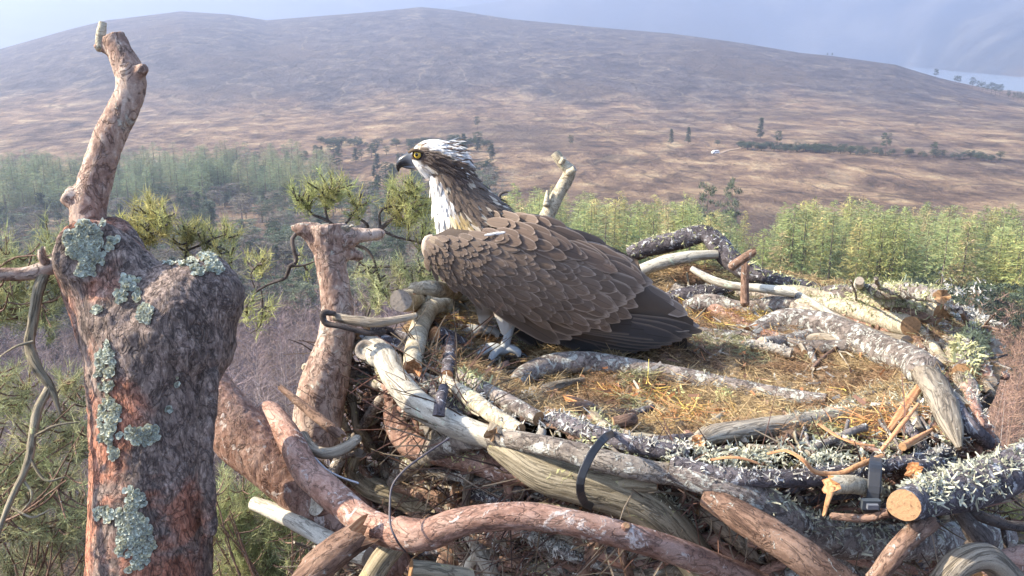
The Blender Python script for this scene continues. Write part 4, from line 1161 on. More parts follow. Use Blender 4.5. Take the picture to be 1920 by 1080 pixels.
def mid_sticks():
    kinds = [('grey', 'mottled grey stick wedged between the logs of the nest'), ('brown', 'brown barked stick wedged between the logs of the nest'), ('red', 'reddish pine stick wedged between the logs of the nest'),
             ('weather', 'bare weathered stick wedged between the logs of the nest'), ('rim', 'bumpy grey-brown stick wedged between the logs of the nest')]
    for a, b, c, d_, n, r0, r1, am, asp, L in [(1260, 1760, 566, 655, 18, 10, 15, 12, 9, 150), (1330, 1880, 1010, 1100, 18, 11, 18, 28, 35, 170), (630, 980, 820, 1080, 26, 8, 13, 22, 45, 150), (1000, 1320, 1000, 1090, 24, 9, 15, 35, 40, 150), (1720, 1835, 620, 850, 10, 9, 13, 65, 18, 120), (640, 780, 640, 800, 8, 7, 11, 40, 35, 90), (1060, 1740, 805, 885, 14, 6, 9, 8, 18, 130)]:
        for _ in range(n):
            x, y = random.uniform(a, b), random.uniform(c, d_); th = R(random.gauss(am, asp)); l = L * random.uniform(.7, 1.4); r = random.uniform(r0, r1); dp = random.uniform(.012, .040)
            u = np.array([math.cos(th), math.sin(th)]); v = np.array([-u[1], u[0]]); bend = random.uniform(-.2, .2) * l; pts = []
            for t_ in (-.5, -.2, .15, .5):
                q = np.array([x, y]) + u * l * t_ + v * (bend * (.25 - t_ * t_) + random.gauss(0, 2.5)); pts.append((q[0], min(q[1], 1180), r * random.uniform(.85, 1.12), dp))
            m_ = pts[random.choice((1, 2))]; w_ = th + random.choice((-1, 1)) * random.uniform(.5, 1.1); e = random.uniform(16, 34)
            st = [[(m_[0], m_[1], r * .55, m_[3] + .005), (m_[0] + e * math.cos(w_), m_[1] + e * math.sin(w_), r * .38, m_[3] + .012)]] if random.random() < .6 else []
            k, lb = random.choice(kinds)
            stick('nest_stick', 'stick', lb, k, pts, bump=.15, ends=(random.choice(['broken', 'cut']), random.choice(['broken', 'cut'])), cap=random.choice(['cut_old', 'cut_old', 'cut']), stubs=st, wob=.22, lichen=(70, .009, .1, (0, 1), random.choice([0, 1, 2])) if random.random() < .45 else None, group='%s sticks wedged between the nest logs' % k)
mid_sticks()

# ---------------------------------------------------------------- uncountable bits: dry strands, moss, loose lichen, fine twigs
def on_top(n, margin=.93):
    a = rng.random(n) * 6.283; r = NR * margin * np.sqrt(rng.random(n))
    x, y = NCX + r * np.cos(a), NCY + r * np.sin(a) / 1.06
    return np.stack([x, y, nest_top_z(x, y)], -1)

def spots(px, py, lst):
    s = np.zeros(len(px))
    for (cx, cy, rx, ry, k) in lst:
        s = np.maximum(s, k * np.exp(-(((px - cx) / rx) ** 2 + ((py - cy) / ry) ** 2)))
    return s

def lining():
    n = 60000
    p = on_top(n)
    px, py, d_ = to_px(p)
    p[:, 2] += .034 * fbm(p * 16, 3) + .014 * rng.random(n)
    org = spots(px, py, [(1430, 610, 110, 35, .9), (1300, 600, 70, 30, .8), (1640, 800, 110, 30, 1), (1180, 745, 110, 22, .95), (1300, 785, 120, 25, .85), (1560, 755, 50, 20, .6), (840, 600, 40, 30, .8), (1250, 525, 60, 25, .6), (930, 680, 60, 30, .35), (1500, 850, 120, 20, .55)])
    tone = fbm(p * 9 + 3, 4)
    base = np.where((tone > .08)[:, None], np.array([.37, .275, .15]), np.array([.24, .155, .09]))
    base = np.where((tone < -.22)[:, None], np.array([.26, .25, .14]), base)
    o_ = (org * (1 + .7 * fbm(p * 25 + 8, 2)) > .45 + .6 * rng.random(n))
    gold = np.where((rng.random(n) < .5)[:, None], np.array([.52, .35, .13]), np.array([.48, .24, .11]))
    gold = np.where((fbm(p * 20, 2) > .2)[:, None], np.array([.54, .43, .12]), gold)
    col = np.where(o_[:, None], gold, base) * (.55 + .9 * rng.random((n, 1)))
    dr = np.stack([rng.normal(size=n), rng.normal(size=n), .20 * rng.normal(size=n) + .06], -1)
    L = .008 + .018 * rng.random(n) ** 1.5 + .014 * o_ * rng.random(n)
    mb = MB()
    blades(mb, p, dr, L, .0008 + .0010 * rng.random(n) + .0004 * o_, curl=rng.normal(size=(n, 3)) * np.array([1, 1, .6]) * (L * .6)[:, None], segs=3, col=col, taper=.6)
    tag(mb.build('dry_moss', M['straw'], smooth=False), 'tangled mat of dry brown moss and orange bark shreds lining the nest cup', 'nest lining', kind='stuff')
    n = 900; p = on_top(n, .9); px, py, d_ = to_px(p); p[:, 2] += .034 * fbm(p * 16, 3) + .012 + .008 * rng.random(n)
    k_ = spots(px, py, [(1430, 615, 130, 40, 1), (1640, 800, 120, 40, 1), (1180, 750, 140, 30, 1), (880, 640, 70, 50, .8), (1500, 700, 300, 60, .4)]); ok = k_ > rng.random(n) * .9; p = p[ok]; n = len(p)
    L = .008 + .018 * rng.random(n); cc = np.array([(.42, .19, .09), (.30, .17, .11), (.50, .33, .17), (.22, .13, .10), (.36, .33, .29)])[rng.integers(0, 5, n)] * (.7 + .6 * rng.random((n, 1)))
    mb = MB(); blades(mb, p, np.stack([rng.normal(size=n), rng.normal(size=n), .3 * rng.normal(size=n)], -1), L, .003 + .005 * rng.random(n), curl=rng.normal(size=(n, 3)) * .003, segs=2, col=cc, taper=.4)
    tag(mb.build('bark_flakes', M['straw'], smooth=False), 'scattered orange and brown bark flakes lying on the nest moss', 'bark flakes', kind='stuff')
    # bulky moss floor under the strands
    mb = MB(); na = 150; nr = 60
    th = np.linspace(0, 2 * math.pi, na, endpoint=False); V = []; rr_ = np.linspace(.005, NR * .95, nr)
    for r in rr_:
        x, y = NCX + r * np.cos(th), NCY + r * np.sin(th) / 1.06
        V.append(np.stack([x, y, nest_top_z(x, y)], -1))
    V = np.concatenate(V); V[:, 2] += .034 * fbm(V * 16, 3) + .012 * fbm(V * 60, 3)
    tone = fbm(V * 9 + 3, 4)[:, None]
    c = np.where(tone > 0, np.array([.22, .16, .10]), np.array([.13, .085, .06])) * (1 + .5 * fbm(V * 90, 3)[:, None])
    ix = np.arange(na * nr).reshape(nr, na); nx = np.roll(ix, -1, 1)
    mb.add(V, np.stack([ix[:-1], nx[:-1], nx[1:], ix[1:]], -1).reshape(-1, 4), 0, None, np.clip(c, 0, 1))
    mb.build('moss_bed', col_mat('moss_bed', .95, .4, 160, .1, 0, 1.0), NEST)

def fine_twigs():
    mb = MB(); n = 4200
    zone = rng.random(n)
    px = np.where(zone < .45, rng.uniform(600, 1900, n), rng.uniform(600, 1300, n)); py = np.where(zone < .45, rng.uniform(880, 1120, n), rng.uniform(640, 1090, n))
    ok = ~((py < 860) & (px > 900)); px, py = px[ok], py[ok]; n = len(px)
    d_ = nest_surface(px, py) - rng.uniform(-.01, .035, n)
    p = P(px, py, d_)
    dr = np.stack([rng.normal(size=n), .35 * rng.normal(size=n), .8 * rng.normal(size=n)], -1)
    L = .03 + .09 * rng.random(n)
    tones = np.array([(.22, .13, .10), (.10, .07, .06), (.30, .25, .19), (.16, .12, .08)])[rng.integers(0, 4, n)] * (.6 + .7 * rng.random((n, 1)))
    for sd in range(2):                         # crossed ribbons so a twig has a body from every side
        st = rng.bit_generator.state
        s1 = unit(np.cross(unit(dr), np.array([.3, .2, .9])))
        s2 = np.cross(unit(dr), s1)
        W = np.full(n, 1) * (.0016 + .002 * np.modf(px * 7.77)[0])
        cu = np.stack([np.modf(px * 3.3)[0] - .5, np.modf(py * 5.1)[0] - .5, np.modf(px * 9.7)[0] - .5], -1) * L[:, None] * .5
        blades(mb, p, dr, L, W, curl=cu, segs=3, col=tones, side=(s1, s2)[sd], taper=.6)
    tag(mb.build('fine_twigs', M['straw'], smooth=False), 'fine dry twigs and needles caught in the shaded sides of the nest', 'twigs', kind='stuff')

def loose_lichen():
    mb = MB()
    zs = [(1290, 850, 130, 22, 420, 0), (1420, 860, 130, 22, 500, 0), (1560, 855, 80, 22, 520, 0), (1640, 900, 28, 60, 420, 0), (1780, 900, 80, 40, 500, 0), (1760, 800, 40, 60, 420, 2), (1700, 740, 50, 25, 260, 0), (1600, 720, 90, 20, 200, 2),
          (850, 700, 25, 28, 220, 1), (1150, 715, 40, 14, 160, 1), (1330, 745, 90, 14, 260, 1), (860, 640, 30, 40, 150, 0), (1560, 590, 120, 22, 360, 1), (1700, 640, 60, 30, 260, 2), (1000, 790, 60, 25, 160, 2), (1230, 940, 40, 40, 200, 0), (1600, 985, 110, 12, 160, 0),
          (1240, 645, 18, 10, 60, 2), (880, 860, 30, 20, 140, 1), (1740, 990, 70, 30, 200, 0), (1780, 560, 60, 30, 260, 2), (1830, 650, 20, 40, 200, 1)]
    for cx, cy, rx, ry, n, pal in zs:
        n = int(n * .6)
        px = cx + rx * .6 * rng.normal(size=n); py = cy + ry * .6 * rng.normal(size=n)
        clump = fbm(np.stack([px / 26, py / 16, 0 * px + n], -1), 2) > .12
        px, py = px[clump], py[clump]; n = len(px)
        off = .045 if cy > 780 else .03
        p = P(px, py, nest_surface(px, py) - off * rng.uniform(.3, 1.3, n))
        pc = [np.array([.52, .52, .40]), np.array([.52, .52, .26]), np.array([.54, .52, .46])][pal]
        k = 4
        pp = np.repeat(p, k, 0) + rng.normal(size=(n * k, 3)) * .004; L = .0025 + .004 * rng.random(n * k)
        dr = rng.normal(size=(n * k, 3)) + np.array([-.1, -.35, .5])
        blades(mb, pp, dr, L, L * (.4 + .4 * rng.random(n * k)), curl=rng.normal(size=(n * k, 3)) * (L * .6)[:, None], segs=2, col=pc * (.5 + .8 * rng.random((n * k, 1))), taper=.5)
    tag(mb.build('loose_lichen', M['lichen'], smooth=False), 'loose pale grey-green lichen scraps scattered over the nest rim', 'lichen', kind='stuff')
lining(); fine_twigs(); loose_lichen()

# ---------------------------------------------------------------- black straps and wires that hold the nest
M['strap'] = col_mat('black_plastic', .5, .1, 100, .5)
def strap(label, pts, wpx, d, extra=None):
    q = np.array([[*P(x, y, dd), 0] for x, y, dd in pts])
    c = spline(q, .006)[:, :3]; n = len(c)
    t = unit(np.gradient(c, axis=0)); out = unit(-(c - np.array([NCX, NCY, 0])) * 0 + (CAM - c)); sd_ = unit(np.cross(t, out)); nr_ = np.cross(sd_, t)
    hw = wpx * d / F / 2
    V = np.stack([c - sd_ * hw, c - sd_ * hw * .8 + nr_ * .0012, c + sd_ * hw * .8 + nr_ * .0012, c + sd_ * hw, c + sd_ * hw * .8 - nr_ * .0012, c - sd_ * hw * .8 - nr_ * .0012], 1)
    ix = np.arange(n * 6).reshape(n, 6); nx = np.roll(ix, -1, 1)
    mb = MB(); mb.add(V.reshape(-1, 3), np.stack([ix[:-1], ix[1:], nx[1:], nx[:-1]], -1).reshape(-1, 4), 0, None, (.012, .013, .016))
    loc = c[n // 2]
    th = thing('cable_tie', loc, label, 'cable tie', None)
    mb.build('strap', M['strap'], th, smooth=False)
    if extra:
        ex, ey, ed, ew, eh = extra
        mb = MB(); s = ed / F
        box(mb, (0, 0, 0), (ew * s, .008, eh * s), 0, (.05, .06, .07)); box(mb, (0, -.006, 0), (ew * s * .6, .006, eh * s * .5), 0, (.12, .13, .15))
        b_ = mb.build('buckle', M['strap'], th, smooth=False); b_.location = Vector(P(ex, ey, ed)) - th.location
    return th
def D(x, y, o): return (x, y, float(nest_surface(x, y)[0]) - o)
strap('black cable tie looped round the strapped front branch and the olive-tan branch', [(1150, 812, 1.22), (1135, 820, 1.115), (1115, 843, 1.09), (1100, 870, 1.075), (1090, 895, 1.07), (1088, 920, 1.075), (1096, 942, 1.10), (1110, 950, 1.16)], 16, 1.08)
strap('black cable tie with a square buckle in the lichen near the big sawn log', [(1644, 855, 1.22), (1642, 868, 1.12), (1640, 900, 1.095), (1637, 935, 1.09), (1634, 958, 1.10), (1632, 968, 1.16)], 24, 1.1, (1632, 945, 1.085, 34, 18))
def wire(label, pts, r, col, d=1.2, nm='wire'):
    q = np.array([[*P(x, y, dd), r] for x, y, dd in pts]); mb = MB()
    tube(mb, q, 7, .006, .02, 1, 3, 0, 0, ('round', 'round'), 0, col=col)
    tag(mb.build(nm, M['strap'], loc=q[len(q) // 2, :3]), label, 'wire')
wire('thin dark wire looping down in front of the left face of the nest', [(842, 822, 1.17), (800, 850, 1.15), (760, 880, 1.13), (736, 910, 1.12), (731, 945, 1.10), (732, 985, 1.08), (745, 1015, 1.075), (760, 1035, 1.12)], .0014, (.06, .05, .055))
wire('thin grey wire running in the shadow beside the red curved branch', [(590, 858, 1.36), (612, 880, 1.33), (640, 895, 1.31), (672, 906, 1.28)], .0016, (.30, .31, .33))

# curled shavings and peeled bark strips lying on the front right
for lb, pts in (('pale peeled bark strip curling along the purple-black branch', [(1440, 850, .07), (1475, 846, .08), (1505, 862, .085), (1530, 885, .09), (1570, 888, .085), (1610, 872, .08), (1655, 856, .06)]),
                ('short curved orange bark strip in the moss of the front rim', [(1330, 862, .06), (1380, 858, .065), (1420, 868, .06)]),
                ('broad honey-coloured bark shaving right of the split weathered log', [(1535, 795, .05), (1565, 815, .06), (1600, 830, .06), (1640, 835, .05)])):
    q = np.array([[*P(x, y, float(nest_surface(x, y)[0]) - o_), .0035] for x, y, o_ in pts]); mb = MB()
    tube(mb, q, 8, .006, .15, 1, 5, 0, 0, ('round', 'broken'), .2, flat=.35)
    tag(mb.build('bark_strip', M['torn'], loc=q[1, :3]), lb, 'bark strip')
# ================================================================== THE OSPREY
YB = 1.70                                       # the bird stands in the upright plane y = YB, side on to the camera
def B(px, py, w=0.0): return PY(px, py, YB - w)
_ax = np.array([(800, 300), (815, 340), (835, 390), (870, 440), (950, 490), (1040, 525), (1130, 560), (1220, 585), (1320, 612)], float)

def interp_col(x, stops):
    xs = [s[0] for s in stops]
    return np.stack([np.interp(x, xs, [s[1][k] for s in stops]) for k in range(3)], -1)

BROWN = np.array([.112, .078, .055]); DKBROWN = np.array([.05, .033, .026]); WHITE = np.array([.74, .72, .68]); CREAM = np.array([.55, .47, .36]); SLATE = np.array([.035, .036, .042])

def plumage(px, py, g=None):
    """feather colour at a place on the bird's side (its own markings)"""
    px = np.asarray(px, float); py = np.asarray(py, float)
    q = np.stack([px / 5.0, py / 11.0, 0 * px], -1)
    n1 = fbm(q, 3)
    q2 = np.stack([(px * .9 - py * .35) / 14.0, (py * .9 + px * .35) / 3.2, 0 * px + 5], -1)
    n2 = fbm(q2, 3)
    front = np.interp(py, [250, 300, 318, 335, 360, 385, 410, 440, 470], [770, 788, 800, 816, 832, 846, 854, 862, 860])
    white = sstep(7, -7, px - front + 12 * n1)
    c = BROWN * (1 + .35 * n2[..., None])
    # pale edges all over the nape
    c = np.where(((n2 > .30) & (py < 440))[..., None], CREAM * .75, c)
    c = c * (1 - white[..., None]) + (WHITE * (1 + .10 * n1[..., None])) * white[..., None]
    # crown: white cap behind a streaky buff forehead
    cap = sstep(2, -4, py - np.interp(px, [770, 790, 812, 835, 860, 890], [268, 271, 281, 291, 300, 312]) + 3 * n2)
    capc = np.where((px < 795)[..., None], CREAM * .8 + 0 * c, WHITE + 0 * c)
    capc = np.where(((n2 > .12) & (px < 800))[..., None], DKBROWN * 1.6, capc)
    capc = np.where(((n2 > .18) & (px > 845))[..., None], DKBROWN * 1.5, capc)
    c = c * (1 - cap[..., None]) + capc * cap[..., None]
    # dark band through the eye back to the side of the neck
    mid = np.interp(px, [768, 783, 805, 830, 860, 880], [294, 292, 297, 312, 330, 345])
    hw = np.interp(px, [768, 783, 805, 830, 860, 880], [6, 11, 14, 17, 21, 18])
    band = sstep(1.15, .75, np.abs(py - mid + 2 * n1) / hw) * (py < 360) * sstep(885, 870, px)
    c = c * (1 - band[..., None]) + DKBROWN * (1 + .5 * n2[..., None]) * band[..., None]
    ch = sstep(22, 8, np.hypot(px - 792, py - 322)) * .0
    buff = sstep(30, 8, np.hypot((px - 862) * .8, (py - 424) * 1.3)) * .8
    c = c * (1 - buff[..., None]) + np.array([.46, .33, .13]) * (1 + .3 * n2[..., None]) * buff[..., None]
    return np.clip(c, .01, 1)

def bird_loft(mb, secs, sides=28, col=None):
    """secs: (px, py, r_in_plane_px, half width m)"""
    s = np.array(secs, float)
    xyz = B(s[:, 0], s[:, 1])
    sc = (YB / rays(s[:, 0], s[:, 1])[:, 1]) / F
    q = spline(np.concatenate([xyz, (s[:, 2] * sc)[:, None], s[:, 3:4]], 1), .008)
    t = unit(np.gradient(q[:, :3], axis=0)); nrm = np.stack([-t[:, 2], 0 * t[:, 0], t[:, 0]], -1); nrm = unit(nrm)
    th = np.linspace(0, 2 * math.pi, sides, endpoint=False)
    V = q[:, None, :3] + nrm[:, None] * (q[:, 3, None, None] * np.cos(th)[None, :, None]) + np.array([0, -1.0, 0]) * (q[:, 4, None, None] * np.sin(th)[None, :, None])
    n = len(q); ix = np.arange(n * sides).reshape(n, sides); nx = np.roll(ix, -1, 1)
    v = np.concatenate([V.reshape(-1, 3), q[:1, :3], q[-1:, :3]])
    a = np.arange(sides); b_ = np.roll(a, -1)
    mb.add(v, np.stack([ix[:-1], nx[:-1], nx[1:], ix[1:]], -1).reshape(-1, 4))
    mb.f.append(np.concatenate([np.stack([b_, a, np.full(sides, n * sides)], -1), np.stack([a + (n - 1) * sides, b_ + (n - 1) * sides, np.full(sides, n * sides + 1)], -1)]) + mb.n - len(v)); mb.m.append(np.zeros(2 * sides))

def remesh(o, vox, smooth=0):
    m = o.modifiers.new('r', 'REMESH'); m.mode = 'VOXEL'; m.voxel_size = vox
    if smooth:
        s = o.modifiers.new('s', 'SMOOTH'); s.iterations = smooth; s.factor = .5
    dg = bpy.context.evaluated_depsgraph_get(); dg.update()
    me = bpy.data.meshes.new_from_object(o.evaluated_get(dg))
    o.modifiers.clear(); old = o.data; o.data = me
    return me

def mesh_co(me):
    a = np.zeros(len(me.vertices) * 3, np.float32); me.vertices.foreach_get('co', a); return a.reshape(-1, 3).astype(float)
def mesh_no(me):
    a = np.zeros(len(me.vertices) * 3, np.float32); me.vertices.foreach_get('normal', a); return a.reshape(-1, 3).astype(float)
def set_attr(me, col=None, tc=None):
    for nm, kd, key, val in (('col', 'FLOAT_COLOR', 'color', col), ('tc', 'FLOAT_VECTOR', 'vector', tc)):
        if val is None: continue
        a = me.attributes.get(nm)
        if a: me.attributes.remove(a)
        a = me.attributes.new(nm, kd, 'POINT')
        if kd == 'FLOAT_COLOR': val = np.concatenate([val, np.ones((len(val), 1))], 1)
        a.data.foreach_set(key, np.ascontiguousarray(val, np.float32).ravel())

M['plume'] = col_mat('plumage', .75, .12, 400, .2)
def feather_mat():
    m, t, b, o = new_mat('feather_vane')
    c = attr(t, 'col').outputs['Color']
    sp = nn(t, 'ShaderNodeSeparateXYZ'); t.links.new(attr(t, 'tc').outputs['Vector'], sp.inputs[0])
    ab = nn(t, 'ShaderNodeMath', operation='ABSOLUTE'); t.links.new(sp.outputs[0], ab.inputs[0])
    e1 = fac_of(t, ab.outputs[0], .72, .98); e2 = fac_of(t, sp.outputs[1], .90, .995)
    mx = nn(t, 'ShaderNodeMath', operation='MAXIMUM'); t.links.new(e1, mx.inputs[0]); t.links.new(e2, mx.inputs[1])
    ml = nn(t, 'ShaderNodeMath', operation='MULTIPLY'); t.links.new(mx.outputs[0], ml.inputs[0]); t.links.new(sp.outputs[2], ml.inputs[1])
    c1 = mixc(t, ml.outputs[0], c, (.38, .30, .235))
    sh = fac_of(t, ab.outputs[0], .07, .02)
    c1 = mixc(t, sh, c1, mixc(t, .5, c1, (.02, .015, .012)))
    mp = nn(t, 'ShaderNodeCombineXYZ')
    d_ = nn(t, 'ShaderNodeMath', operation='MULTIPLY_ADD'); d_.inputs[1].default_value = -.5; t.links.new(ab.outputs[0], d_.inputs[0]); t.links.new(sp.outputs[1], d_.inputs[2])
    t.links.new(d_.outputs[0], mp.inputs[1]); n1 = noise(t, mp.outputs[0], 42, 2, .5)
    c1 = mixc(t, fac_of(t, n1, .45, .75), c1, mixc(t, .25, c1, (.02, .015, .012)))
    t.links.new(c1, b.inputs['Base Color']); b.inputs['Roughness'].default_value = .62; b.inputs['Specular IOR Level'].default_value = .3
    b.inputs['Sheen Weight'].default_value = .15
    bump_to(t, b, n1, .35, .002)
    return m
M['feather'] = feather_mat()

def feather(mb, p0, p1, nrm, W, col, lift=.004, edge=.8, bow=.0015, droop=0.0, point=.0):
    na, nl = 7, 9
    p0 = np.asarray(p0, float); p1 = np.asarray(p1, float)
    ax = p1 - p0; L = np.linalg.norm(ax); ax = ax / L
    nrm = unit(nrm - ax * (nrm @ ax)); sd_ = np.cross(ax, nrm)
    v = np.linspace(0, 1, nl); u = np.linspace(-1, 1, na)
    k0 = .72
    wv = W / 2 * np.minimum(1, .35 + v * 2.2) * np.where(v > k0, np.sqrt(np.maximum(0, 1 - ((v - k0) / (1 - k0 + 1e-6)) ** 2)) * (1 - point) + point * (1 - v) / (1 - k0), 1)
    wv[-1] = W * .06
    c = p0 + ax * (L * v)[:, None] + nrm * (lift * v ** .8 - droop * v ** 2)[:, None]
    V = c[:, None] + sd_ * (wv[:, None] * u[None])[..., None] - nrm * (bow * (u[None] ** 2) * (wv[:, None] / (W / 2)))[..., None]
    tcv = np.stack([np.broadcast_to(u, (nl, na)), np.broadcast_to(v[:, None], (nl, na)), np.full((nl, na), edge)], -1)
    ix = np.arange(nl * na).reshape(nl, na)
    mb.add(V.reshape(-1, 3), np.stack([ix[:-1, :-1], ix[:-1, 1:], ix[1:, 1:], ix[1:, :-1]], -1).reshape(-1, 4), 0, tcv, col)

# ---- body: one continuous surface of trunk, neck, head and thighs
OSP = thing('osprey', B(950, 660), 'brown and white osprey standing side-on in the nest looking left', 'bird')
mb = MB()
bird_loft(mb, [(772, 300, 8, .009), (780, 298, 22, .017), (795, 297, 33, .024), (818, 298, 37, .029), (840, 312, 42, .030), (851, 345, 46, .033), (866, 382, 58, .042), (890, 425, 72, .057), (920, 470, 74, .066), (985, 506, 80, .076), (1060, 535, 80, .076), (1140, 560, 60, .062), (1210, 580, 34, .04), (1270, 598, 14, .02)], 30)
for w_, qx in ((.036, (950, 575, 948, 625)), (-.036, (915, 560, 905, 605))):   # feathered thighs
    q = np.array([[*B(qx[0] - 8, qx[1] - 30, w_), .030], [*B((qx[0] + qx[2]) / 2, (qx[1] + qx[3]) / 2, w_), .020], [*B(qx[2], qx[3], w_), .0095]])
    tube(mb, q, 14, .006, .02, 1, 2, 0, 0, ('round', 'round'))
body = mb.build('body', M['plume'], OSP)
remesh(body, .0042, 3)
off0 = np.array(OSP.location)
co = mesh_co(body.data)                          # local = world here (parent inverse offset below)
px, py, d_ = to_px(co)
nz = mesh_no(body.data)
co = co + nz * (.0010 * fbm(co * 160, 3))[:, None]
body.data.vertices.foreach_set('co', co.astype(np.float32).ravel())
colr = plumage(px, py)
belly = sstep(560, 580, py) * (px > 880)
colr = colr * (1 - belly[:, None]) + np.array([.30, .26, .22]) * belly[:, None]
leg_ = sstep(588, 598, py) * (px < 990)
colr = colr * (1 - leg_[:, None]) + np.array([.55, .53, .50]) * leg_[:, None]
set_attr(body.data, colr)
body.data.polygons.foreach_set('use_smooth', np.ones(len(body.data.polygons), bool))
dg = bpy.context.evaluated_depsgraph_get()
BT = BVHTree.FromPolygons([Vector(v) for v in co], [tuple(p.vertices) for p in body.data.polygons])

def side_hit(px, py, flip=False):
    if not flip:
        dr = rays(px, py); h = BT.ray_cast(Vector(CAM), Vector(unit(dr)))
    else:
        q = B(px, py, 0); h = BT.ray_cast(Vector((q[0], YB + .3, q[2])), Vector((0, -1, 0)))
    return (np.array(h[0]), np.array(h[1])) if h[0] is not None else (None, None)

# ---- small body feathers of head, neck and breast
mbh = MB(); g = np.random.default_rng(21)
cnt = 0
for flip in (False, True):
    for _ in range(2600 if not flip else 900):
        x = g.uniform(770, 1000); y = g.uniform(266, 470)
        if np.hypot(x - 783, y - 290) < 10: continue
        p_, n_ = side_hit(x, y, flip)
        if p_ is None: continue
        if x < 800 and y < 320 and g.random() < .6: continue
        # feathers run back over the crown and down the neck
        k = sstep(290, 350, y) if x > 790 else sstep(305, 330, y)
        ang = R((8 + 2 * g.normal()) * (1 - k) + k * np.interp(x, [790, 830, 900, 960], [80, 68, 40, 22]) + 9 * g.normal())
        L = np.interp(y, [265, 300, 380, 470], [16, 17, 28, 36]) * g.uniform(.7, 1.25)
        x1, y1 = x + L * math.cos(ang), y + L * math.sin(ang)
        q0 = p_ + n_ * .0006; w_ = YB - p_[1]
        e = PY(np.float64(x1), np.float64(y1), p_[1]) - PY(np.float64(x), np.float64(y), p_[1])
        e = e - n_ * (e @ n_) * .85
        c = plumage(np.array([x + .5 * L * math.cos(ang)]), np.array([y + .5 * L * math.sin(ang)]))[0] * g.uniform(.75, 1.2)
        wht = c.mean() > .35
        feather(mbh, q0, q0 + e, n_, .0036 if y < 330 else .0062, np.clip(c, 0, 1), .0014 if y < 330 else .0024, .0 if wht else (.5 if g.random() < .4 else .1), .0008, point=.75)
o_ = mbh.build('neck_plumage', M['feather'], OSP)
# ---- ragged crest at the back of the head
mbh = MB()
for k in range(330):
    s = g.random(); x, y = 838 + 22 * s + 6 * g.normal(), 270 + 62 * s + 5 * g.normal()
    w_ = g.uniform(-.026, .026)
    ang = R(4 + 16 * s + 9 * g.normal()); L = g.uniform(16, 34) * (1 - .45 * s)
    p0 = B(x, y, w_); p1 = B(x + L * math.cos(ang), y + L * math.sin(ang), w_ * 1.15)
    c = WHITE * g.uniform(.8, 1.05) if g.random() < .52 else DKBROWN * g.uniform(1, 2.4)
    feather(mbh, p0, p1, np.array([0, -1.0, .35]) if w_ > 0 else np.array([0, 1.0, .35]), .0020 * g.uniform(.7, 1.3), c, .002, 0, .0006, point=.8)
mbh.build('crest', M['feather'], OSP)

# ---- beak, eyes
def loft_part(name, secs, colf, sides=14, mat='beak'):
    mb = MB(); bird_loft(mb, secs, sides)
    o = mb.build(name, M[mat], OSP)
    co = mesh_co(o.data); x, y, _ = to_px(co); set_attr(o.data, colf(x, y)); return o
M['beak'] = col_mat('beak_horn', .25, .1, 300, .55)
loft_part('beak', [(780, 299, 17, .0105), (770, 299, 15, .0098), (762, 301, 12.5, .0085), (754, 304, 10, .0068), (749, 309, 7, .005), (747, 315, 4.2, .003), (747, 322, .8, .0008)],
          lambda x, y: interp_col(x, [(748, (.012, .012, .014)), (762, (.03, .032, .037)), (772, (.16, .17, .19)), (780, (.3, .3, .3))]))
loft_part('beak', [(782, 313, 6, .009), (770, 313, 4.5, .0075), (758, 312.5, 2.6, .005), (753, 312, .8, .002)],
          lambda x, y: interp_col(x, [(753, (.02, .02, .022)), (772, (.10, .10, .11)), (782, (.3, .28, .27))])).name = 'lower_beak'

def ball(mb, c, r, col, mat=0, n=16, sq=(1, 1, 1)):
    th = np.linspace(0, math.pi, n); ph = np.linspace(0, 2 * math.pi, 2 * n, endpoint=False)
    T, Pp = np.meshgrid(th, ph, indexing='ij')
    v = np.stack([np.sin(T) * np.cos(Pp), np.sin(T) * np.sin(Pp), np.cos(T)], -1) * r * np.array(sq) + np.asarray(c)
    ix = np.arange(n * 2 * n).reshape(n, 2 * n); nx = np.roll(ix, -1, 1)
    mb.add(v.reshape(-1, 3), np.stack([ix[:-1], ix[1:], nx[1:], nx[:-1]], -1).reshape(-1, 4), mat, None, col)
M['eye'] = col_mat('eye_wet', .06, .05, 100, .6)
hp, hn = side_hit(783, 290)
for sgn in (1, -1):
    hw_ = (YB - hp[1])
    c = B(783, 290, hw_ * sgn) if sgn > 0 else np.array([B(783, 290, hw_)[0], YB + hw_, B(783, 290, hw_)[2]])
    ou = np.array([-.25, -sgn * .96, .05])
    mb = MB(); ball(mb, c - ou * .0035, .0088, (.62, .42, .06)); e_ = mb.build('eye', M['eye'], OSP)
    mb = MB(); ball(mb, c + ou * .0028, .0042, (.008, .008, .008), sq=(1, .75, 1)); pu = mb.build('pupil', M['eye'], OSP); pu.parent = e_; pu.location = (0, 0, 0)
    mb = MB()                                   # dark rim and the overhanging brow
    th = np.linspace(0, 2 * math.pi, 30)
    ex, ez = unit(np.cross(ou, [0, 0, 1.0])), np.array([0, 0, 1.0])
    ring = np.stack([c[0] + .0086 * (np.cos(th) * ex[0]) + ou[0] * .001, c[1] + .0086 * np.cos(th) * ex[1] + ou[1] * .001, c[2] + .0086 * np.sin(th) + 0 * th, .0017 + 0 * th], -1)
    tube(mb, ring, 8, .002, 0, 1, 1, 0, 0, ('round', 'round'), col=(.02, .016, .014))
    br = np.array([[*(B(768, 284, 0) + [0, -sgn * hw_ * .78, 0]), .0025], [*(B(780, 279, 0) + [0, -sgn * (hw_ + .0035), 0]), .0036], [*(B(797, 284, 0) + [0, -sgn * (hw_ + .003), 0]), .002]])
    tube(mb, br, 8, .003, .05, 1, 1, 0, 0, ('round', 'round'), col=(.10, .07, .045))
    mb.build('eyelid', M['plume'], OSP)

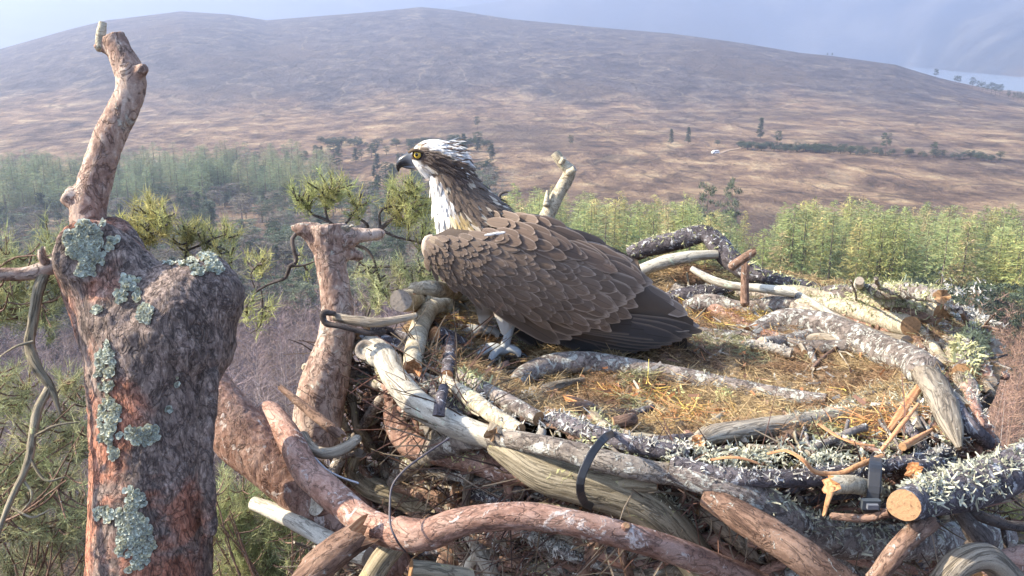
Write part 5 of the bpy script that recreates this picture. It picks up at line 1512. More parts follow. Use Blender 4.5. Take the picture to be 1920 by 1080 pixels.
# ---- folded wings
def wing_surface(px, py):
    """outer skin of the folded wing: half width out from the bird's middle plane"""
    px = np.asarray(px, float); py = np.asarray(py, float)
    mid = np.interp(px, [790, 900, 1000, 1100, 1200, 1320], [472, 505, 535, 560, 580, 612])
    up = np.interp(px, [790, 900, 1000, 1100, 1200, 1320], [50, 95, 138, 115, 82, 26])
    dn = np.interp(px, [790, 850, 950, 1050, 1150, 1320], [60, 80, 110, 115, 95, 40])
    w0 = np.interp(px, [790, 830, 900, 1050, 1150, 1250, 1320], [.072, .085, .095, .094, .078, .048, .02])
    q = np.where(py < mid, (mid - py) / up, (py - mid) / dn)
    return w0 * np.sqrt(np.clip(1 - np.clip(q, 0, 1) ** 2.2, 0.0, 1)) 

def S(px, py, up=0.0): return PY(np.float64(px), np.float64(py), YB - float(wing_surface(px, py)) - up)
def Sn(px, py):
    a, b_, c = S(px, py), S(px + 3, py), S(px, py + 3)
    return unit(np.cross(c - a, b_ - a)) * (1 if np.cross(c - a, b_ - a)[1] < 0 else -1)

BOT = np.array([(793, 474), (800, 490), (815, 508), (840, 530), (880, 556), (930, 580), (990, 606), (1060, 618), (1120, 612), (1170, 590), (1205, 560)], float)
TOP = np.array([(797, 452), (806, 443), (840, 438), (900, 436), (940, 436), (1000, 446), (1060, 460), (1120, 478), (1170, 500), (1200, 520), (1212, 540)], float)
def wing(sgn):
    mb = MB(); g = np.random.default_rng(33)
    items = []
    def put(x, y, L, ang, W, col, edge, lift, base_up, order, droop=0.0, point=0.0, bow=.0015):
        x1, y1 = x + L * math.cos(ang), y + L * math.sin(ang)
        p0, p1 = S(x, y, base_up), S(x1, y1, base_up)
        n_ = Sn(min(max((x + x1) / 2, 800), 1300), (y + y1) / 2)
        if order >= 3.2: n_ = unit(np.array([n_[0] * .3, -1.0, min(max(n_[2], .1), .5)]))
        items.append((order, p0, p1, n_, W * 1.03e-3, np.clip(col, 0, 1), lift, edge, bow, droop, point))
    # primaries and the folded hand: slate blades reaching to the tail
    for k in range(9):
        f = k / 8
        bx, by = 930 + 90 * f, 590 + 12 * f - 8
        tx, ty = 1135 + 180 * f ** .8, 664 - 44 * f ** 1.6
        ang = math.atan2(ty - by, tx - bx); L = math.hypot(tx - bx, ty - by)
        put(bx, by, L, ang, 46, SLATE * g.uniform(.8, 1.4) + np.array([.012, .006, 0]), .30, .003, .004 + .0012 * k, 0, point=.35)
    # secondaries: broad brown blades with thin pale edges
    for k in range(11):
        f = k / 10
        bx, by = 905 + 130 * f, 560 - 60 * f
        tx, ty = 1050 + 172 * f ** .9, 642 - 112 * f ** 1.15
        ang = math.atan2(ty - by, tx - bx); L = math.hypot(tx - bx, ty - by)
        put(bx, by, L, ang, 44, BROWN * np.array([.92, .92, .93]) * g.uniform(.85, 1.15), .55, .004, .0135 + .0006 * k, 1)
    # covert rows, tip to shoulder, each row lying over the one behind
    ncol = 22
    for ci in range(ncol - 1, -1, -1):
        f = ci / (ncol - 1)
        x = 799 + 285 * f ** 1.3
        top = np.interp(x, TOP[:, 0], TOP[:, 1]) + 2; bot = np.interp(x, BOT[:, 0], BOT[:, 1]) - np.interp(f, [0, .5, .75, 1], [3, 14, 34, 52])
        sp = np.interp(f, [0, .3, .7, 1], [6, 8.5, 14, 18])
        nrow = max(2, int((bot - top) / sp) + 1)
        for ri in range(nrow, -1, -1):
            t_ = ri / nrow
            y = top + (bot - top) * t_ + (sp * .5 if ci % 2 else 0) + g.normal() * sp * .2
            if y > bot + sp * .4: continue
            xx = x + g.normal() * 3 - 10 * (t_ - .5) * (1 - f)
            L = np.interp(f, [0, .25, .6, 1], [20, 32, 66, 100]) * g.uniform(.8, 1.2)
            W = np.interp(f, [0, .3, .6, 1], [9, 13, 20, 26]) * g.uniform(.8, 1.2)
            ang = R(np.interp(f, [0, .2, .6, 1], [52, 34, 22, 20]) + (t_ - .4) * 22 * (1 - .2 * f) + 4 * g.normal())
            c = BROWN * g.uniform(.75, 1.25) * (1.0 + .12 * (f > .4)) * np.array([1, .98, .97])
            put(xx, y, L, ang, W, c, g.uniform(.3, 1.0) * np.interp(f, [0, .3, 1], [.45, .7, .7]), .0055, .014 + .010 * (1 - f), 2 + (1 - f), point=.25)
    # scapulars and back feathers over the top edge
    for ci in range(9, -1, -1):
        f = ci / 9
        x = 905 + 225 * f
        back = np.interp(x, [880, 940, 1010, 1075, 1150, 1210], [400, 399, 412, 445, 482, 512]); edge_ = np.interp(x, TOP[:, 0], TOP[:, 1]) + 6
        nr_ = max(1, int((edge_ - back) / 14))
        for ri in range(nr_ + 1):
            y = back + (edge_ - back) * ri / nr_ + g.normal() * 2.5
            L = np.interp(f, [0, .5, 1], [42, 74, 92]) * g.uniform(.9, 1.1); W = np.interp(f, [0, 1], [20, 26])
            ang = R(18 + 10 * f + 5 * g.normal())
            put(x + g.normal() * 4, y, L, ang, W, BROWN * g.uniform(.8, 1.2) * np.array([1.0, .93, .9]), g.uniform(.2, .6), .006, .020 + .004 * (1 - f), 3.2 + (1 - f), point=.3)
    # white lining showing where the wing folds
    for k in range(3):
        put(908 + 9 * k, 441 - 1.0 * k, 22, R(-8 + 3 * g.normal()), 5, WHITE * .9, 0, .002, .030, 5, point=.5)
    for it in sorted(items, key=lambda q: q[0]):
        _, p0, p1, n_, W, c, lift, edge, bow, droop, point = it
        if sgn < 0 and it[0] > 3.1: continue        # the back feathers already cover both sides
        if sgn < 0:
            p0 = p0.copy(); p1 = p1.copy(); n_ = n_.copy()
            p0[1] = 2 * YB - p0[1]; p1[1] = 2 * YB - p1[1]; n_[1] *= -1; p0[2] -= .056; p1[2] -= .056
        feather(mb, p0, p1, n_, W, c, lift, edge, bow, droop, point)
    # leading edge of the wrist
    for k in range(34):
        f = (k % 17) / 16
        x = np.interp(f, [0, .25, .5, .75, 1], [806, 799, 800, 812, 838]) + (4 if k > 16 else 0); y = np.interp(f, [0, .25, .5, .75, 1], [444, 456, 474, 496, 522])
        if sgn > 0 or k < 17:
            p0, p1 = S(x, y, .010), S(x + 13 + 3 * g.random(), y + 7 + 6 * f, .012)
            n_ = Sn(x + 14, y + 6)
            if sgn < 0:
                p0 = np.array([p0[0], 2 * YB - p0[1], p0[2] - .056]); p1 = np.array([p1[0], 2 * YB - p1[1], p1[2] - .056]); n_ = n_ * np.array([1, -1, 1])
            feather(mb, p0, p1, n_, .0095, np.array([.20, .15, .10]) * g.uniform(.6, 1.2), .003, .35, .001, 0, .3)
    q = np.array([[*S(812, 444, .0), .005], [*S(802, 449, .0), .008], [*S(799, 464, .0), .009], [*S(803, 480, .0), .008], [*S(818, 500, .0), .007], [*S(842, 522, .0), .006]])
    if sgn < 0: q[:, 1] = 2 * YB - q[:, 1]; q[:, 2] -= .056
    tube(mb, q, 12, .005, .05, 1, 3, 0, 0, ('round', 'round'), col=(.15, .105, .07))
    # skin under the feathers
    xs = np.linspace(796, 1300, 64); vs = np.linspace(0, 1, 24); V = []
    for x in xs:
        tp = np.interp(x, [796, 860, 940, 1010, 1075, 1150, 1196, 1214, 1300], [450, 420, 396, 402, 430, 464, 488, 542, 600]); bt = np.interp(x, [796, 815, 840, 880, 930, 990, 1060, 1180, 1300], [476, 500, 522, 552, 578, 600, 628, 650, 622])
        for v_ in vs:
            p_ = S(x, tp + (bt - tp) * v_, -.003)
            if sgn < 0: p_ = np.array([p_[0], 2 * YB - p_[1], p_[2] - .056])
            V.append(p_)
    ix = np.arange(64 * 24).reshape(64, 24)
    tcv = np.tile(np.array([.3, .4, 0.0]), (len(V), 1))
    mb.add(V, np.stack([ix[:-1, :-1], ix[1:, :-1], ix[1:, 1:], ix[:-1, 1:]], -1).reshape(-1, 4), 0, tcv, BROWN * .6)
    return mb.build('wing', M['feather'], OSP)
wing(1); wing(-1)

# ---- tail: a fan of long feathers reaching past the wing tips
mb = MB(); g = np.random.default_rng(8)
for k in range(12):
    f = k / 11
    w_ = (.5 - f) * .085
    ty = 618 + 6 * abs(f - .5); tx = 1312 - 20 * abs(f - .5) * 2
    p0 = B(1165, 565, w_ * .4); p1 = B(tx, ty - 10 * f, w_)
    feather(mb, p0, p1, np.array([0, -.5 * np.sign(w_ + .001), .85]), .032, (BROWN * 1.05 if f < .8 else SLATE) * g.uniform(.85, 1.1), .002 + .001 * (k % 3), .35, .002)
for bx, by, tx, ty, c in ((1178, 538, 1288, 590, BROWN * 1.35), (1165, 520, 1262, 572, BROWN * 1.1)):
    feather(mb, B(bx, by, .04), B(tx, ty, .032), np.array([0, -.8, .6]), .034, c, .003, .7, .002)
mb.build('tail', M['feather'], OSP)

# ---- legs and feet
M['scaly'] = col_mat('scaly_foot', .6, .2, 500, .3, 0, .6)
def leg(ax_, ay, bx, by, w_, footy):
    mb = MB(); sk = (.36, .38, .385); cl = (.02, .02, .022)
    A_, Bn = B(ax_, ay, w_), B(bx, by, w_)
    q = np.array([[*A_, .0098], [*(A_ * .55 + Bn * .45), .0082], [*Bn, .0098]])
    tube(mb, q, 14, .004, .05, 2, 4, 0, 0, ('round', 'round'), col=sk)
    o = mb.build('leg', M['scaly'], OSP)
    z0 = Bn[2] - .006
    for dx, dy, ln in ((-.060, -.020, 1), (-.056, .024, 1), (-.030, -.046, .85), (.040, -.010, .8)):
        mb = MB()
        e = Bn + np.array([dx, dy, 0]) * ln
        q = np.array([[*Bn, .0085], [*(Bn + np.array([dx * .35, dy * .35, .006])), .0082], [*(Bn + np.array([dx * .7, dy * .7, .001])), .0072], [e[0], e[1], z0 - .001, .0052]])
        tube(mb, q, 12, .004, .10, 1.4, 6, 0, 0, ('round', 'round'), col=sk)
        to = mb.build('toe', M['scaly'], OSP); to.parent = o; to.location = (0, 0, 0)
        mb = MB()
        u_ = np.array([dx, dy, 0]) / math.hypot(dx, dy)
        q = np.array([[e[0], e[1], z0, .0042], [*(e + u_ * .008 + [0, 0, .0005]), .0036], [*(e + u_ * .015 + [0, 0, -.008]), .0022], [*(e + u_ * .017 + [0, 0, -.017]), .0004]])
        q[1:, 2] = [z0 + .002, z0 - .004, z0 - .013]
        tube(mb, q, 9, .002, .02, 1, 7, 0, 0, ('round', 'round'), col=cl)
        ta = mb.build('talon', M['beak'], OSP); ta.parent = o; ta.location = (0, 0, 0)
leg(962, 598, 944, 658, .04, 0)
leg(912, 580, 905, 622, -.05, 0)
# ================================================================== THE PINES THAT CARRY THE NEST
def trunk_mat():
    m, t, b, o = new_mat('flaky_pine_bark')
    tx = nn(t, 'ShaderNodeNewGeometry').outputs['Position']
    wp = nn(t, 'ShaderNodeTexNoise', Scale=14, Detail=4); t.links.new(tx, wp.inputs['Vector'])
    g = mapped(t, tx, (1, 1, .5))
    ad = nn(t, 'ShaderNodeVectorMath', operation='MULTIPLY_ADD'); ad.inputs[1].default_value = (.05, .05, .05)
    t.links.new(wp.outputs['Color'], ad.inputs[0]); t.links.new(g, ad.inputs[2])
    rd = ridge(t, g, 46, .05, 1.2); rd2 = ridge(t, mapped(t, tx, (1, 1, .35)), 100, .05, .8)
    vc = nn(t, 'ShaderNodeTexVoronoi', Scale=42); t.links.new(ad.outputs[0], vc.inputs['Vector'])
    n1 = noise(t, g, 160, 6, .7, .8); n2 = noise(t, tx, 11, 4, .6, .5)
    red = ramp(t, n1, [(.28, (.13, .05, .034)), (.5, (.33, .14, .085)), (.72, (.50, .27, .18))])
    gry = ramp(t, n1, [(.28, (.062, .045, .037)), (.5, (.19, .14, .115)), (.74, (.42, .335, .27))])
    sp = nn(t, 'ShaderNodeSeparateXYZ'); t.links.new(tx, sp.inputs[0])
    # red bark below and on the outer left, grey plates above
    a = nn(t, 'ShaderNodeMath', operation='MULTIPLY_ADD'); a.inputs[1].default_value = 1.7; t.links.new(n2, a.inputs[0])
    h1 = nn(t, 'ShaderNodeMapRange'); h1.inputs['From Min'].default_value = CAM[2] - .85; h1.inputs['From Max'].default_value = CAM[2] - .3
    h1.inputs['To Max'].default_value = .55; t.links.new(sp.outputs['Z'], h1.inputs[0]); t.links.new(h1.outputs[0], a.inputs[2])
    ax2 = nn(t, 'ShaderNodeMath', operation='MULTIPLY_ADD'); ax2.inputs[1].default_value = 2.4
    xo = nn(t, 'ShaderNodeMath', operation='ADD'); xo.inputs[1].default_value = .50; t.links.new(sp.outputs['X'], xo.inputs[0])
    t.links.new(xo.outputs[0], ax2.inputs[0]); t.links.new(a.outputs[0], ax2.inputs[2])
    c = mixc(t, fac_of(t, ax2.outputs[0], .96, 1.26), red, gry)
    cell = nn(t, 'ShaderNodeSeparateColor'); t.links.new(vc.outputs['Color'], cell.inputs[0])
    hs = nn(t, 'ShaderNodeHueSaturation'); vr = nn(t, 'ShaderNodeMapRange'); vr.inputs['To Min'].default_value = .72; vr.inputs['To Max'].default_value = 1.25
    t.links.new(cell.outputs[0], vr.inputs[0]); t.links.new(vr.outputs[0], hs.inputs['Value']); t.links.new(c, hs.inputs['Color'])
    c = mixc(t, rd, mixc(t, .55, hs.outputs[0], (.018, .014, .014)), hs.outputs[0])
    c = mixc(t, rd2, mixc(t, .45, c, (.018, .014, .014)), c)
    t.links.new(c, b.inputs['Base Color']); b.inputs['Roughness'].default_value = .85; b.inputs['Specular IOR Level'].default_value = .25
    sm = nn(t, 'ShaderNodeMath', operation='MULTIPLY_ADD'); sm.inputs[1].default_value = .35
    t.links.new(n1, sm.inputs[0]); t.links.new(rd, sm.inputs[2])
    bump_to(t, b, sm.outputs[0], .6, .003)
    return m
M['trunk'] = trunk_mat()
M['limb'] = bark_mat('thin_orange_pine_bark', (.15, .085, .065), (.33, .22, .165), (.58, .48, .39), (.50, .46, .38), .2, .6, 95, .8, 22)

def organic(name, tubes, vox, parent, mat, amp=.004, cell=.022, plate=.0035, smooth=2):
    mb = MB()
    for q, ends in tubes:
        tube(mb, np.array(q), 26, .012, .05, .8, nid(), 0, 0, ends, .0)
    o = mb.build(name, mat, parent)
    remesh(o, vox, smooth)
    co = mesh_co(o.data); no = mesh_no(o.data)
    off = np.array(parent.location) if parent else 0
    w_ = co * np.array([1, 1, .5])
    wp = co + .03 * np.stack([fbm(co * 16 + k, 3) for k in (0, 30, 60)], -1)
    f1, f2 = worley(wp * np.array([1, 1, .5]) / cell)
    pl = sstep(.0, .25, f2 - f1)
    dsp = amp * fbm(co * 22, 4) + plate * (pl - .6) + .0007 * fbm(co * 130, 3)
    co = co + no * dsp[:, None]
    o.data.vertices.foreach_set('co', co.astype(np.float32).ravel())
    tcz = co.copy()
    set_attr(o.data, np.ones((len(co), 3)), tcz)
    o.data.polygons.foreach_set('use_smooth', np.ones(len(o.data.polygons), bool))
    o.data.update()
    return o, BVHTree.FromPolygons([Vector(v) for v in co], [tuple(p.vertices) for p in o.data.polygons])

def T(*pts): return [[*P(x, y, d), r * d / F] for x, y, r, d in pts]

TREE = thing('pine_tree', P(280, 1150, 1.25), 'big lichen-patched pine trunk with a forked sawn top at the left of the frame', 'tree')
trunk, TB = organic('trunk', [
    (T((282, 1400, 112, 1.29), (280, 1150, 116, 1.27), (280, 1060, 114, 1.26), (284, 940, 108, 1.25), (285, 840, 109, 1.25), (286, 750, 112, 1.25), (288, 680, 120, 1.25), (288, 620, 120, 1.25)), ('round', 'round')),
    (T((285, 700, 100, 1.25), (262, 620, 110, 1.25), (228, 555, 98, 1.245), (193, 505, 84, 1.225), (172, 478, 70, 1.20), (166, 470, 60, 1.18)), ('round', 'flat')),
    (T((295, 710, 100, 1.25), (320, 635, 115, 1.25), (352, 575, 100, 1.25), (378, 545, 84, 1.255), (388, 528, 70, 1.26), (392, 515, 52, 1.265)), ('round', 'round')),
    (T((215, 500, 66, 1.28), (215, 460, 50, 1.29), (205, 430, 36, 1.3)), ('round', 'round')),
    (T((395, 700, 18, 1.22), (385, 790, 18, 1.22), (384, 880, 16, 1.22), (395, 1000, 14, 1.22)), ('round', 'round')),
], .0034, TREE, M['trunk'], .003, .020, .0016)
limb, LB = organic('limb', [
    (T((178, 470, 38, 1.29), (166, 410, 33, 1.28), (170, 372, 33, 1.28), (186, 312, 29, 1.28), (206, 255, 28, 1.28), (232, 205, 28, 1.28), (245, 170, 26, 1.28), (243, 135, 27, 1.28), (226, 100, 23, 1.28), (212, 68, 21, 1.28)), ('round', 'flat')),
    (T((248, 150, 20, 1.28), (262, 134, 13, 1.27), (272, 126, 9, 1.265)), ('round', 'flat')),
    (T((165, 385, 26, 1.28), (135, 370, 21, 1.27), (120, 362, 17, 1.265)), ('round', 'flat')),
    (T((205, 92, 12, 1.28), (186, 86, 8, 1.275), (178, 88, 5, 1.27)), ('round', 'round')),
], .0030, TREE, M['limb'], .0016, .014, .0010, 1)
limb['label'] = 'slender upright sawn limb with knuckled stubs'
mb = MB(); tube(mb, np.array(T((186, 92, 8, 1.275), (189, 65, 9, 1.275), (193, 42, 7, 1.275))), 12, .004, .12, 1, 5, 0, 1, ('round', 'cut'), .05)
o = mb.build('limb_stub', [M['birch'], M['cut_old']], TREE)
# leaning red limb that goes under the nest
rl, _ = organic('limb', [
    (T((372, 700, 38, 1.50), (400, 752, 50, 1.47), (440, 805, 55, 1.44), (490, 850, 53, 1.42), (545, 905, 46, 1.40), (600, 955, 40, 1.38), (660, 1005, 38, 1.36), (740, 1060, 36, 1.36)), ('round', 'round'))], .0034, TREE, M['red'], .002, .02, .0011)
rl['label'] = 'thick red leaning limb running under the nest'
mb = MB(); tube(mb, np.array(T((640, 958, 24, 1.37), (612, 948, 23, 1.36), (594, 944, 22, 1.345))), 20, .004, .06, 1, 9, 0, 1, ('round', 'cut'), .0)
o = mb.build('sawn_stub', [M['red'], M['pale']], TREE)
# orange side branch and hanging twig at the left edge
mb = MB()
tube(mb, np.array(T((165, 500, 26, 1.24), (125, 494, 20, 1.22), (90, 500, 15, 1.2), (45, 512, 13, 1.19), (-40, 512, 12, 1.17), (-120, 500, 12, 1.15))), 14, .006, .12, 1, 11, 0, 1, ('round', 'cut'), .1)
tube(mb, np.array(T((92, 500, 10, 1.2), (80, 485, 8, 1.19), (78, 468, 6, 1.19))), 10, .004, .2, 1, 12, 0, 1, ('round', 'broken'), .1)
o = mb.build('side_branch', [M['limb'], M['cut_old']], TREE)
mb = MB()
tube(mb, np.array(T((84, 506, 11, 1.2), (72, 545, 11, 1.19), (62, 605, 10, 1.19), (56, 650, 10, 1.19), (68, 690, 10, 1.18), (95, 728, 8, 1.18), (112, 775, 3, 1.18))), 12, .004, .16, 1, 13, 0, 1, ('round', 'broken'), .15)
tube(mb, np.array(T((94, 726, 8, 1.18), (72, 765, 9, 1.18), (60, 815, 8, 1.17), (55, 860, 7, 1.17), (30, 915, 6, 1.16), (2, 985, 5, 1.15), (-20, 1060, 4, 1.15))), 12, .004, .16, 1, 14, 0, 1, ('round', 'broken'), .2)
for a_, b_, c_ in (((60, 820), (100, 800), (150, 790)), ((56, 860), (85, 900), (120, 895)), ((40, 895), (60, 930), (40, 960)), ((62, 640), (30, 650), (0, 668)), ((20, 950), (60, 970), (95, 955))):
    tube(mb, np.array(T((*a_, 3, 1.17), (*b_, 2.4, 1.16), (*c_, 1.5, 1.17))), 7, .005, .15, 1, nid(), 0, 1, ('round', 'broken'), .3)
o = mb.build('hanging_branch', [M['olive'], M['cut_old']], TREE)
o['label'] = 'crooked yellow-lichened branch hanging beside the trunk'

def lichen_patches(parent, bvh, lst, name='lichen'):
    for cx, cy, rx, ry, n in lst:
        g = np.random.default_rng(int(cx * 7 + cy)); mb = MB(); pts = []; nos = []
        for _ in range(n):
            x = cx + rx * g.uniform(-1, 1); y = cy + ry * g.uniform(-1, 1)
            q = np.array([[x / 24, y / 24, cx]])
            if ((x - cx) / rx) ** 2 + ((y - cy) / ry) ** 2 > .7 + 1.0 * fbm(q * 1.5, 4)[0]: continue
            if fbm(q * 3.2 + 9, 2)[0] < -.16: continue
            h = bvh.ray_cast(Vector(CAM), Vector(unit(rays(x, y))))
            if h[0] is None: continue
            pts.append(h[0]); nos.append(h[1])
        if not pts: continue
        pts = np.array(pts); nos = np.array(nos); m_ = len(pts)
        # each lobe is a small cupped disc lying almost flat on the bark
        k = 7; th = np.linspace(0, 2 * math.pi, k, endpoint=False)
        t1 = unit(np.cross(nos, rdir(m_))); t2 = np.cross(nos, t1)
        r = (.0014 + .0026 * g.random(m_))
        rim = (.9 + .35 * g.random((m_, k)))
        til = .0020 * g.normal(size=(m_, k))
        ring = pts[:, None] + (t1[:, None] * np.cos(th)[None, :, None] + t2[:, None] * np.sin(th)[None, :, None]) * (r[:, None] * rim)[..., None] + nos[:, None] * (.0012 + .8 * np.abs(til))[..., None]
        cen = pts[:, None] + nos[:, None] * .0006
        V = np.concatenate([ring, cen], 1).reshape(-1, 3)
        of = (np.arange(m_) * (k + 1))[:, None]
        fs = np.concatenate([of + np.array([j, (j + 1) % k, k]) for j in range(k)])
        tone = np.where(g.random((m_, 1)) < .25, np.array([.52, .50, .34]), np.array([.53, .56, .47])) * (.5 + .75 * g.random((m_, 1))) * (1 + .25 * fbm(pts * 60, 2)[:, None])
        mb.add(V, fs, 0, None, np.repeat(np.clip(tone, 0, 1), k + 1, 0))
        mb.build(name, M['lichen'], parent, smooth=False)
lichen_patches(TREE, TB, [(166, 458, 56, 46, 2600), (160, 510, 26, 24, 380), (374, 492, 40, 24, 800), (330, 484, 34, 16, 420), (405, 505, 16, 16, 260), (245, 528, 20, 22, 300), (227, 556, 14, 14, 160), (258, 553, 9, 12, 110), (272, 590, 14, 22, 330),
                          (182, 580, 9, 7, 60), (199, 690, 22, 50, 900), (205, 785, 22, 60, 1000), (213, 850, 14, 12, 190), (272, 814, 34, 24, 800), (250, 935, 22, 30, 520), (254, 1010, 36, 62, 1900), (226, 968, 10, 18, 160), (195, 962, 18, 16, 240), (315, 768, 7, 9, 60), (332, 716, 5, 9, 40)])

# ---- the middle stem
STEM = thing('pine_tree', P(605, 780, 1.62), 'pink-barked upright pine stem with a ragged topped head between trunk and osprey', 'tree')
stem, SB = organic('trunk', [
    (T((592, 830, 44, 1.62), (598, 765, 45, 1.62), (609, 715, 44, 1.62), (622, 665, 37, 1.62), (633, 610, 32, 1.62), (630, 550, 29, 1.62), (622, 500, 29, 1.62), (618, 462, 32, 1.62), (616, 440, 36, 1.62), (614, 424, 36, 1.62)), ('round', 'flat')),
    (T((606, 452, 30, 1.62), (585, 436, 20, 1.61), (566, 430, 13, 1.60), (552, 428, 8, 1.60)), ('round', 'round')),
    (T((640, 452, 26, 1.62), (670, 442, 15, 1.63), (700, 440, 11, 1.64), (716, 438, 10, 1.65)), ('round', 'round')),
    (T((640, 470, 14, 1.62), (662, 478, 11, 1.63), (680, 480, 8, 1.64)), ('round', 'flat')),
], .0032, STEM, M['limb'], .0018, .016, .0011)
mb = MB()
for k in range(26):
    x = 555 + 100 * random.random(); y = 427 + 6 * random.random()
    s_ = random.choice((-1, 1)) if x > 575 else -1
    tube(mb, np.array(T((x, y + 4, 3, 1.61), (x + s_ * random.uniform(2, 10), y - random.uniform(2, 6), 2, 1.6), (x + s_ * random.uniform(6, 18), y - random.uniform(1, 9), .8, 1.6))), 6, .004, .1, 1, k, 0, 1, ('round', 'broken'))
mb.build('bark_shreds', [M['pale'], M['cut_old']], STEM)

# ---- boughs with needles
def tuft(mb, c, ax, n, L, tone, g):
    d = unit(ax) * .75 + g.normal(size=(n, 3)) * .45
    b0 = c + unit(ax) * (L * (g.random((n, 1)) * 2.3 - 1.7)) + g.normal(size=(n, 3)) * .003
    col = tone * (.55 + .85 * g.random((n, 1))) * np.array([1 + .2 * g.random(), 1, 1])
    blades(mb, b0, d, L * (.7 + .5 * g.random(n)), .0016, curl=g.normal(size=(n, 3)) * L * .12, segs=1, col=col)
    return b0

def bough(label, branches, tufts, d, L=.026, tone=(.30, .34, .14), n=46, parent_mat='dark', group=None, grey=0):
    g = np.random.default_rng(nid() * 13)
    c0 = P(branches[0][0][0], branches[0][0][1], d)
    th = thing('pine_bough', c0, label, 'branch', group)
    mb = MB(); nodes = []
    for br in branches:
        q = np.array([[*P(x, y, d + (dd[0] if dd else 0)), .62 * r * d / F] for x, y, r, *dd in br])
        tube(mb, q, 8, .008, .18, 1, nid(), 0, 1, ('round', 'round'), .35)
        nodes.append(spline(q, .02)[:, :3])
    nodes = np.concatenate(nodes)
    mbn = MB()
    for (x, y, *k) in tufts:
        m_ = (k[0] if k else 3) + 1
        for _ in range(m_):
            xx, yy = x + g.normal() * 11, y + g.normal() * 9; dd = d + g.normal() * .05
            p = P(xx, yy, dd)
            i = np.linalg.norm(nodes - p, axis=1).argmin(); root = nodes[i]
            mid = (root + p) / 2 + np.array([0, 0, -.12]) * np.linalg.norm(p - root)
            tube(mb, np.array([[*root, .0022], [*mid, .0020], [*p, .0016]]), 5, .02, .1, 1, nid(), 0, 1, ('round', 'round'), .2)
            ax = unit(p - mid) + np.array([0, 0, .5])
            tuft(mbn, p, ax, n, L, np.array(tone) * g.uniform(.75, 1.25), g)
    mb.build('branch', [M[parent_mat], M['cut_old']], th)
    mbn.build('needles', M['leafcol'], th, smooth=False)
    return th

G_ = 'pine boughs round the nest'
bough('pine sprig with fresh needle tufts just above the head of the middle stem', [[(650, 440, 5), (615, 415, 5), (585, 400, 4), (562, 372, 3)], [(615, 415, 4), (610, 385, 3), (618, 350, 2)], [(640, 430, 4), (662, 400, 3), (672, 385, 2)]],
      [(560, 355), (572, 372), (598, 352), (614, 340), (628, 352), (645, 358, 2), (610, 372, 2), (664, 372), (668, 392, 2), (630, 392, 2), (585, 365, 2)], 1.85, group=None)
bough('pine bough with orange-tinged tufts between the middle stem and the osprey breast', [[(690, 440, 9), (715, 428, 7), (745, 402, 5), (762, 375, 4), (775, 345, 2)], [(712, 428, 5), (712, 400, 4), (725, 388, 4), (760, 385, 3)], [(712, 430, 5), (745, 445, 4), (790, 455, 3)], [(650, 435, 5), (690, 425, 5), (660, 400, 4)]],
      [(738, 362), (752, 345), (770, 350), (786, 356), (796, 372), (780, 388), (800, 395), (760, 398), (744, 400), (795, 412), (775, 418, 2), (800, 440, 2), (735, 380, 2)], 1.9, group=None)
bough('drooping pine bough behind and below the osprey breast', [[(655, 455, 6), (690, 470, 5), (706, 505, 4), (715, 540, 3)], [(660, 480, 5), (690, 500, 4), (735, 500, 3), (790, 500, 3)], [(700, 560, 3), (690, 590, 3), (685, 615, 2)]],
      [(690, 505), (705, 520), (735, 500), (755, 508), (775, 500), (800, 508), (815, 515), (720, 540), (745, 535), (690, 540), (770, 530, 2), (735, 565, 2), (700, 560, 2), (758, 555, 2), (680, 520, 2)], 2.0, tone=(.30, .35, .19), group=None)
bough('crooked bare twig with sparse tufts hanging left of the middle stem', [[(562, 432, 6), (548, 447, 7), (552, 470, 6), (556, 492, 6), (543, 500, 6), (535, 520, 5), (505, 532, 4), (480, 548, 3), (462, 575, 2)], [(545, 500, 4), (570, 497, 3), (590, 490, 2)], [(490, 545, 3), (492, 575, 3), (488, 610, 2), (470, 625, 1.5)], [(480, 545, 2), (470, 515, 2), (485, 495, 2)]],
      [(480, 492, 2), (500, 488, 2), (488, 500, 2), (500, 575, 2), (470, 565, 2), (485, 592, 2), (462, 600, 1), (575, 488, 1)], 1.68, n=34, group=None)
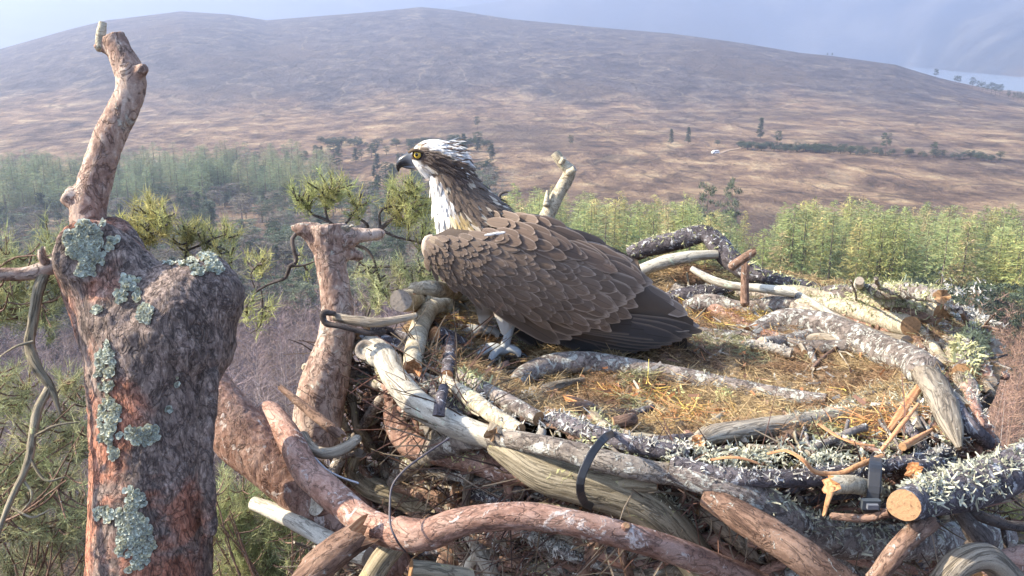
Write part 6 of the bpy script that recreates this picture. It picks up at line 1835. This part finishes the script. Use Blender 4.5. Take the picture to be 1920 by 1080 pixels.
bough('pine crown tip with orange dead cluster rising behind the trunk fork', [[(255, 500, 7), (262, 470, 6), (275, 440, 5), (285, 400, 3)], [(262, 470, 5), (245, 440, 4), (240, 420, 3)], [(270, 460, 4), (300, 430, 3), (318, 405, 2)]],
      [(262, 395), (280, 385), (290, 378), (270, 410), (300, 400, 4), (315, 405), (245, 420), (235, 432, 3), (258, 440), (285, 425, 4), (250, 455, 4), (275, 450, 4), (230, 415, 2), (305, 420, 2)], 2.05, n=50, tone=(.32, .33, .13), group=None)
bough('row of pine tufts showing just over the right trunk lobe', [[(340, 500, 5), (350, 470, 4), (352, 440, 3)], [(350, 470, 4), (385, 455, 3), (420, 440, 2)], [(385, 455, 3), (425, 470, 3), (432, 490, 2)]],
      [(345, 432), (358, 425), (380, 428), (372, 442), (400, 432), (425, 420), (432, 440), (420, 458), (430, 480, 2), (350, 455), (395, 452, 2), (330, 450, 2)], 2.1, n=44, tone=(.30, .33, .14), group=None)
# pine crowns left of and below the trunk
rg = np.random.default_rng(3)
def crown(label, x0, x1, y0, y1, nt_, d, root, tone, n=60, dead=0, L=.034):
    br = []; tf = []
    for k in range(int(nt_ / 3.2)):
        ex, ey = rg.uniform(x0, x1), rg.uniform(y0, y1)
        mx, my = (root[0] + ex) / 2 + rg.normal() * 30, (root[1] + ey) / 2 + 20 + rg.normal() * 20
        dz = rg.normal() * .12
        br.append([(root[0], root[1], 6), (mx, my, 3.2, dz * .6), (ex, ey, 1.8, dz)])
        for _ in range(3):
            tf.append((ex + rg.normal() * 16, ey + rg.normal() * 12, 1 + int(rg.random() * 2.4)))
    return bough(label, br, tf, d, L=L, tone=tone, n=n, group=None, parent_mat='brown')
crown('pine crown at the left edge level with the trunk fork', -60, 135, 450, 610, 90, 2.2, (-60, 560), (.30, .34, .17), 40)
crown('sparse lichened pine crown at the left edge beside the lower trunk', -60, 165, 700, 1010, 140, 2.1, (-80, 1000), (.30, .34, .18), 36)
crown('dark pine crown filling the bottom left corner', -60, 180, 880, 1120, 130, 2.4, (20, 1180), (.28, .31, .18), 38)
crown('leafy pine crown below the red leaning limb', 385, 640, 905, 1120, 270, 2.7, (520, 1200), (.32, .37, .18), 52, L=.036)
crown('pine crown showing at the right edge under the sawn log', 1845, 1990, 920, 1110, 70, 2.3, (2040, 1080), (.28, .31, .13), 46)
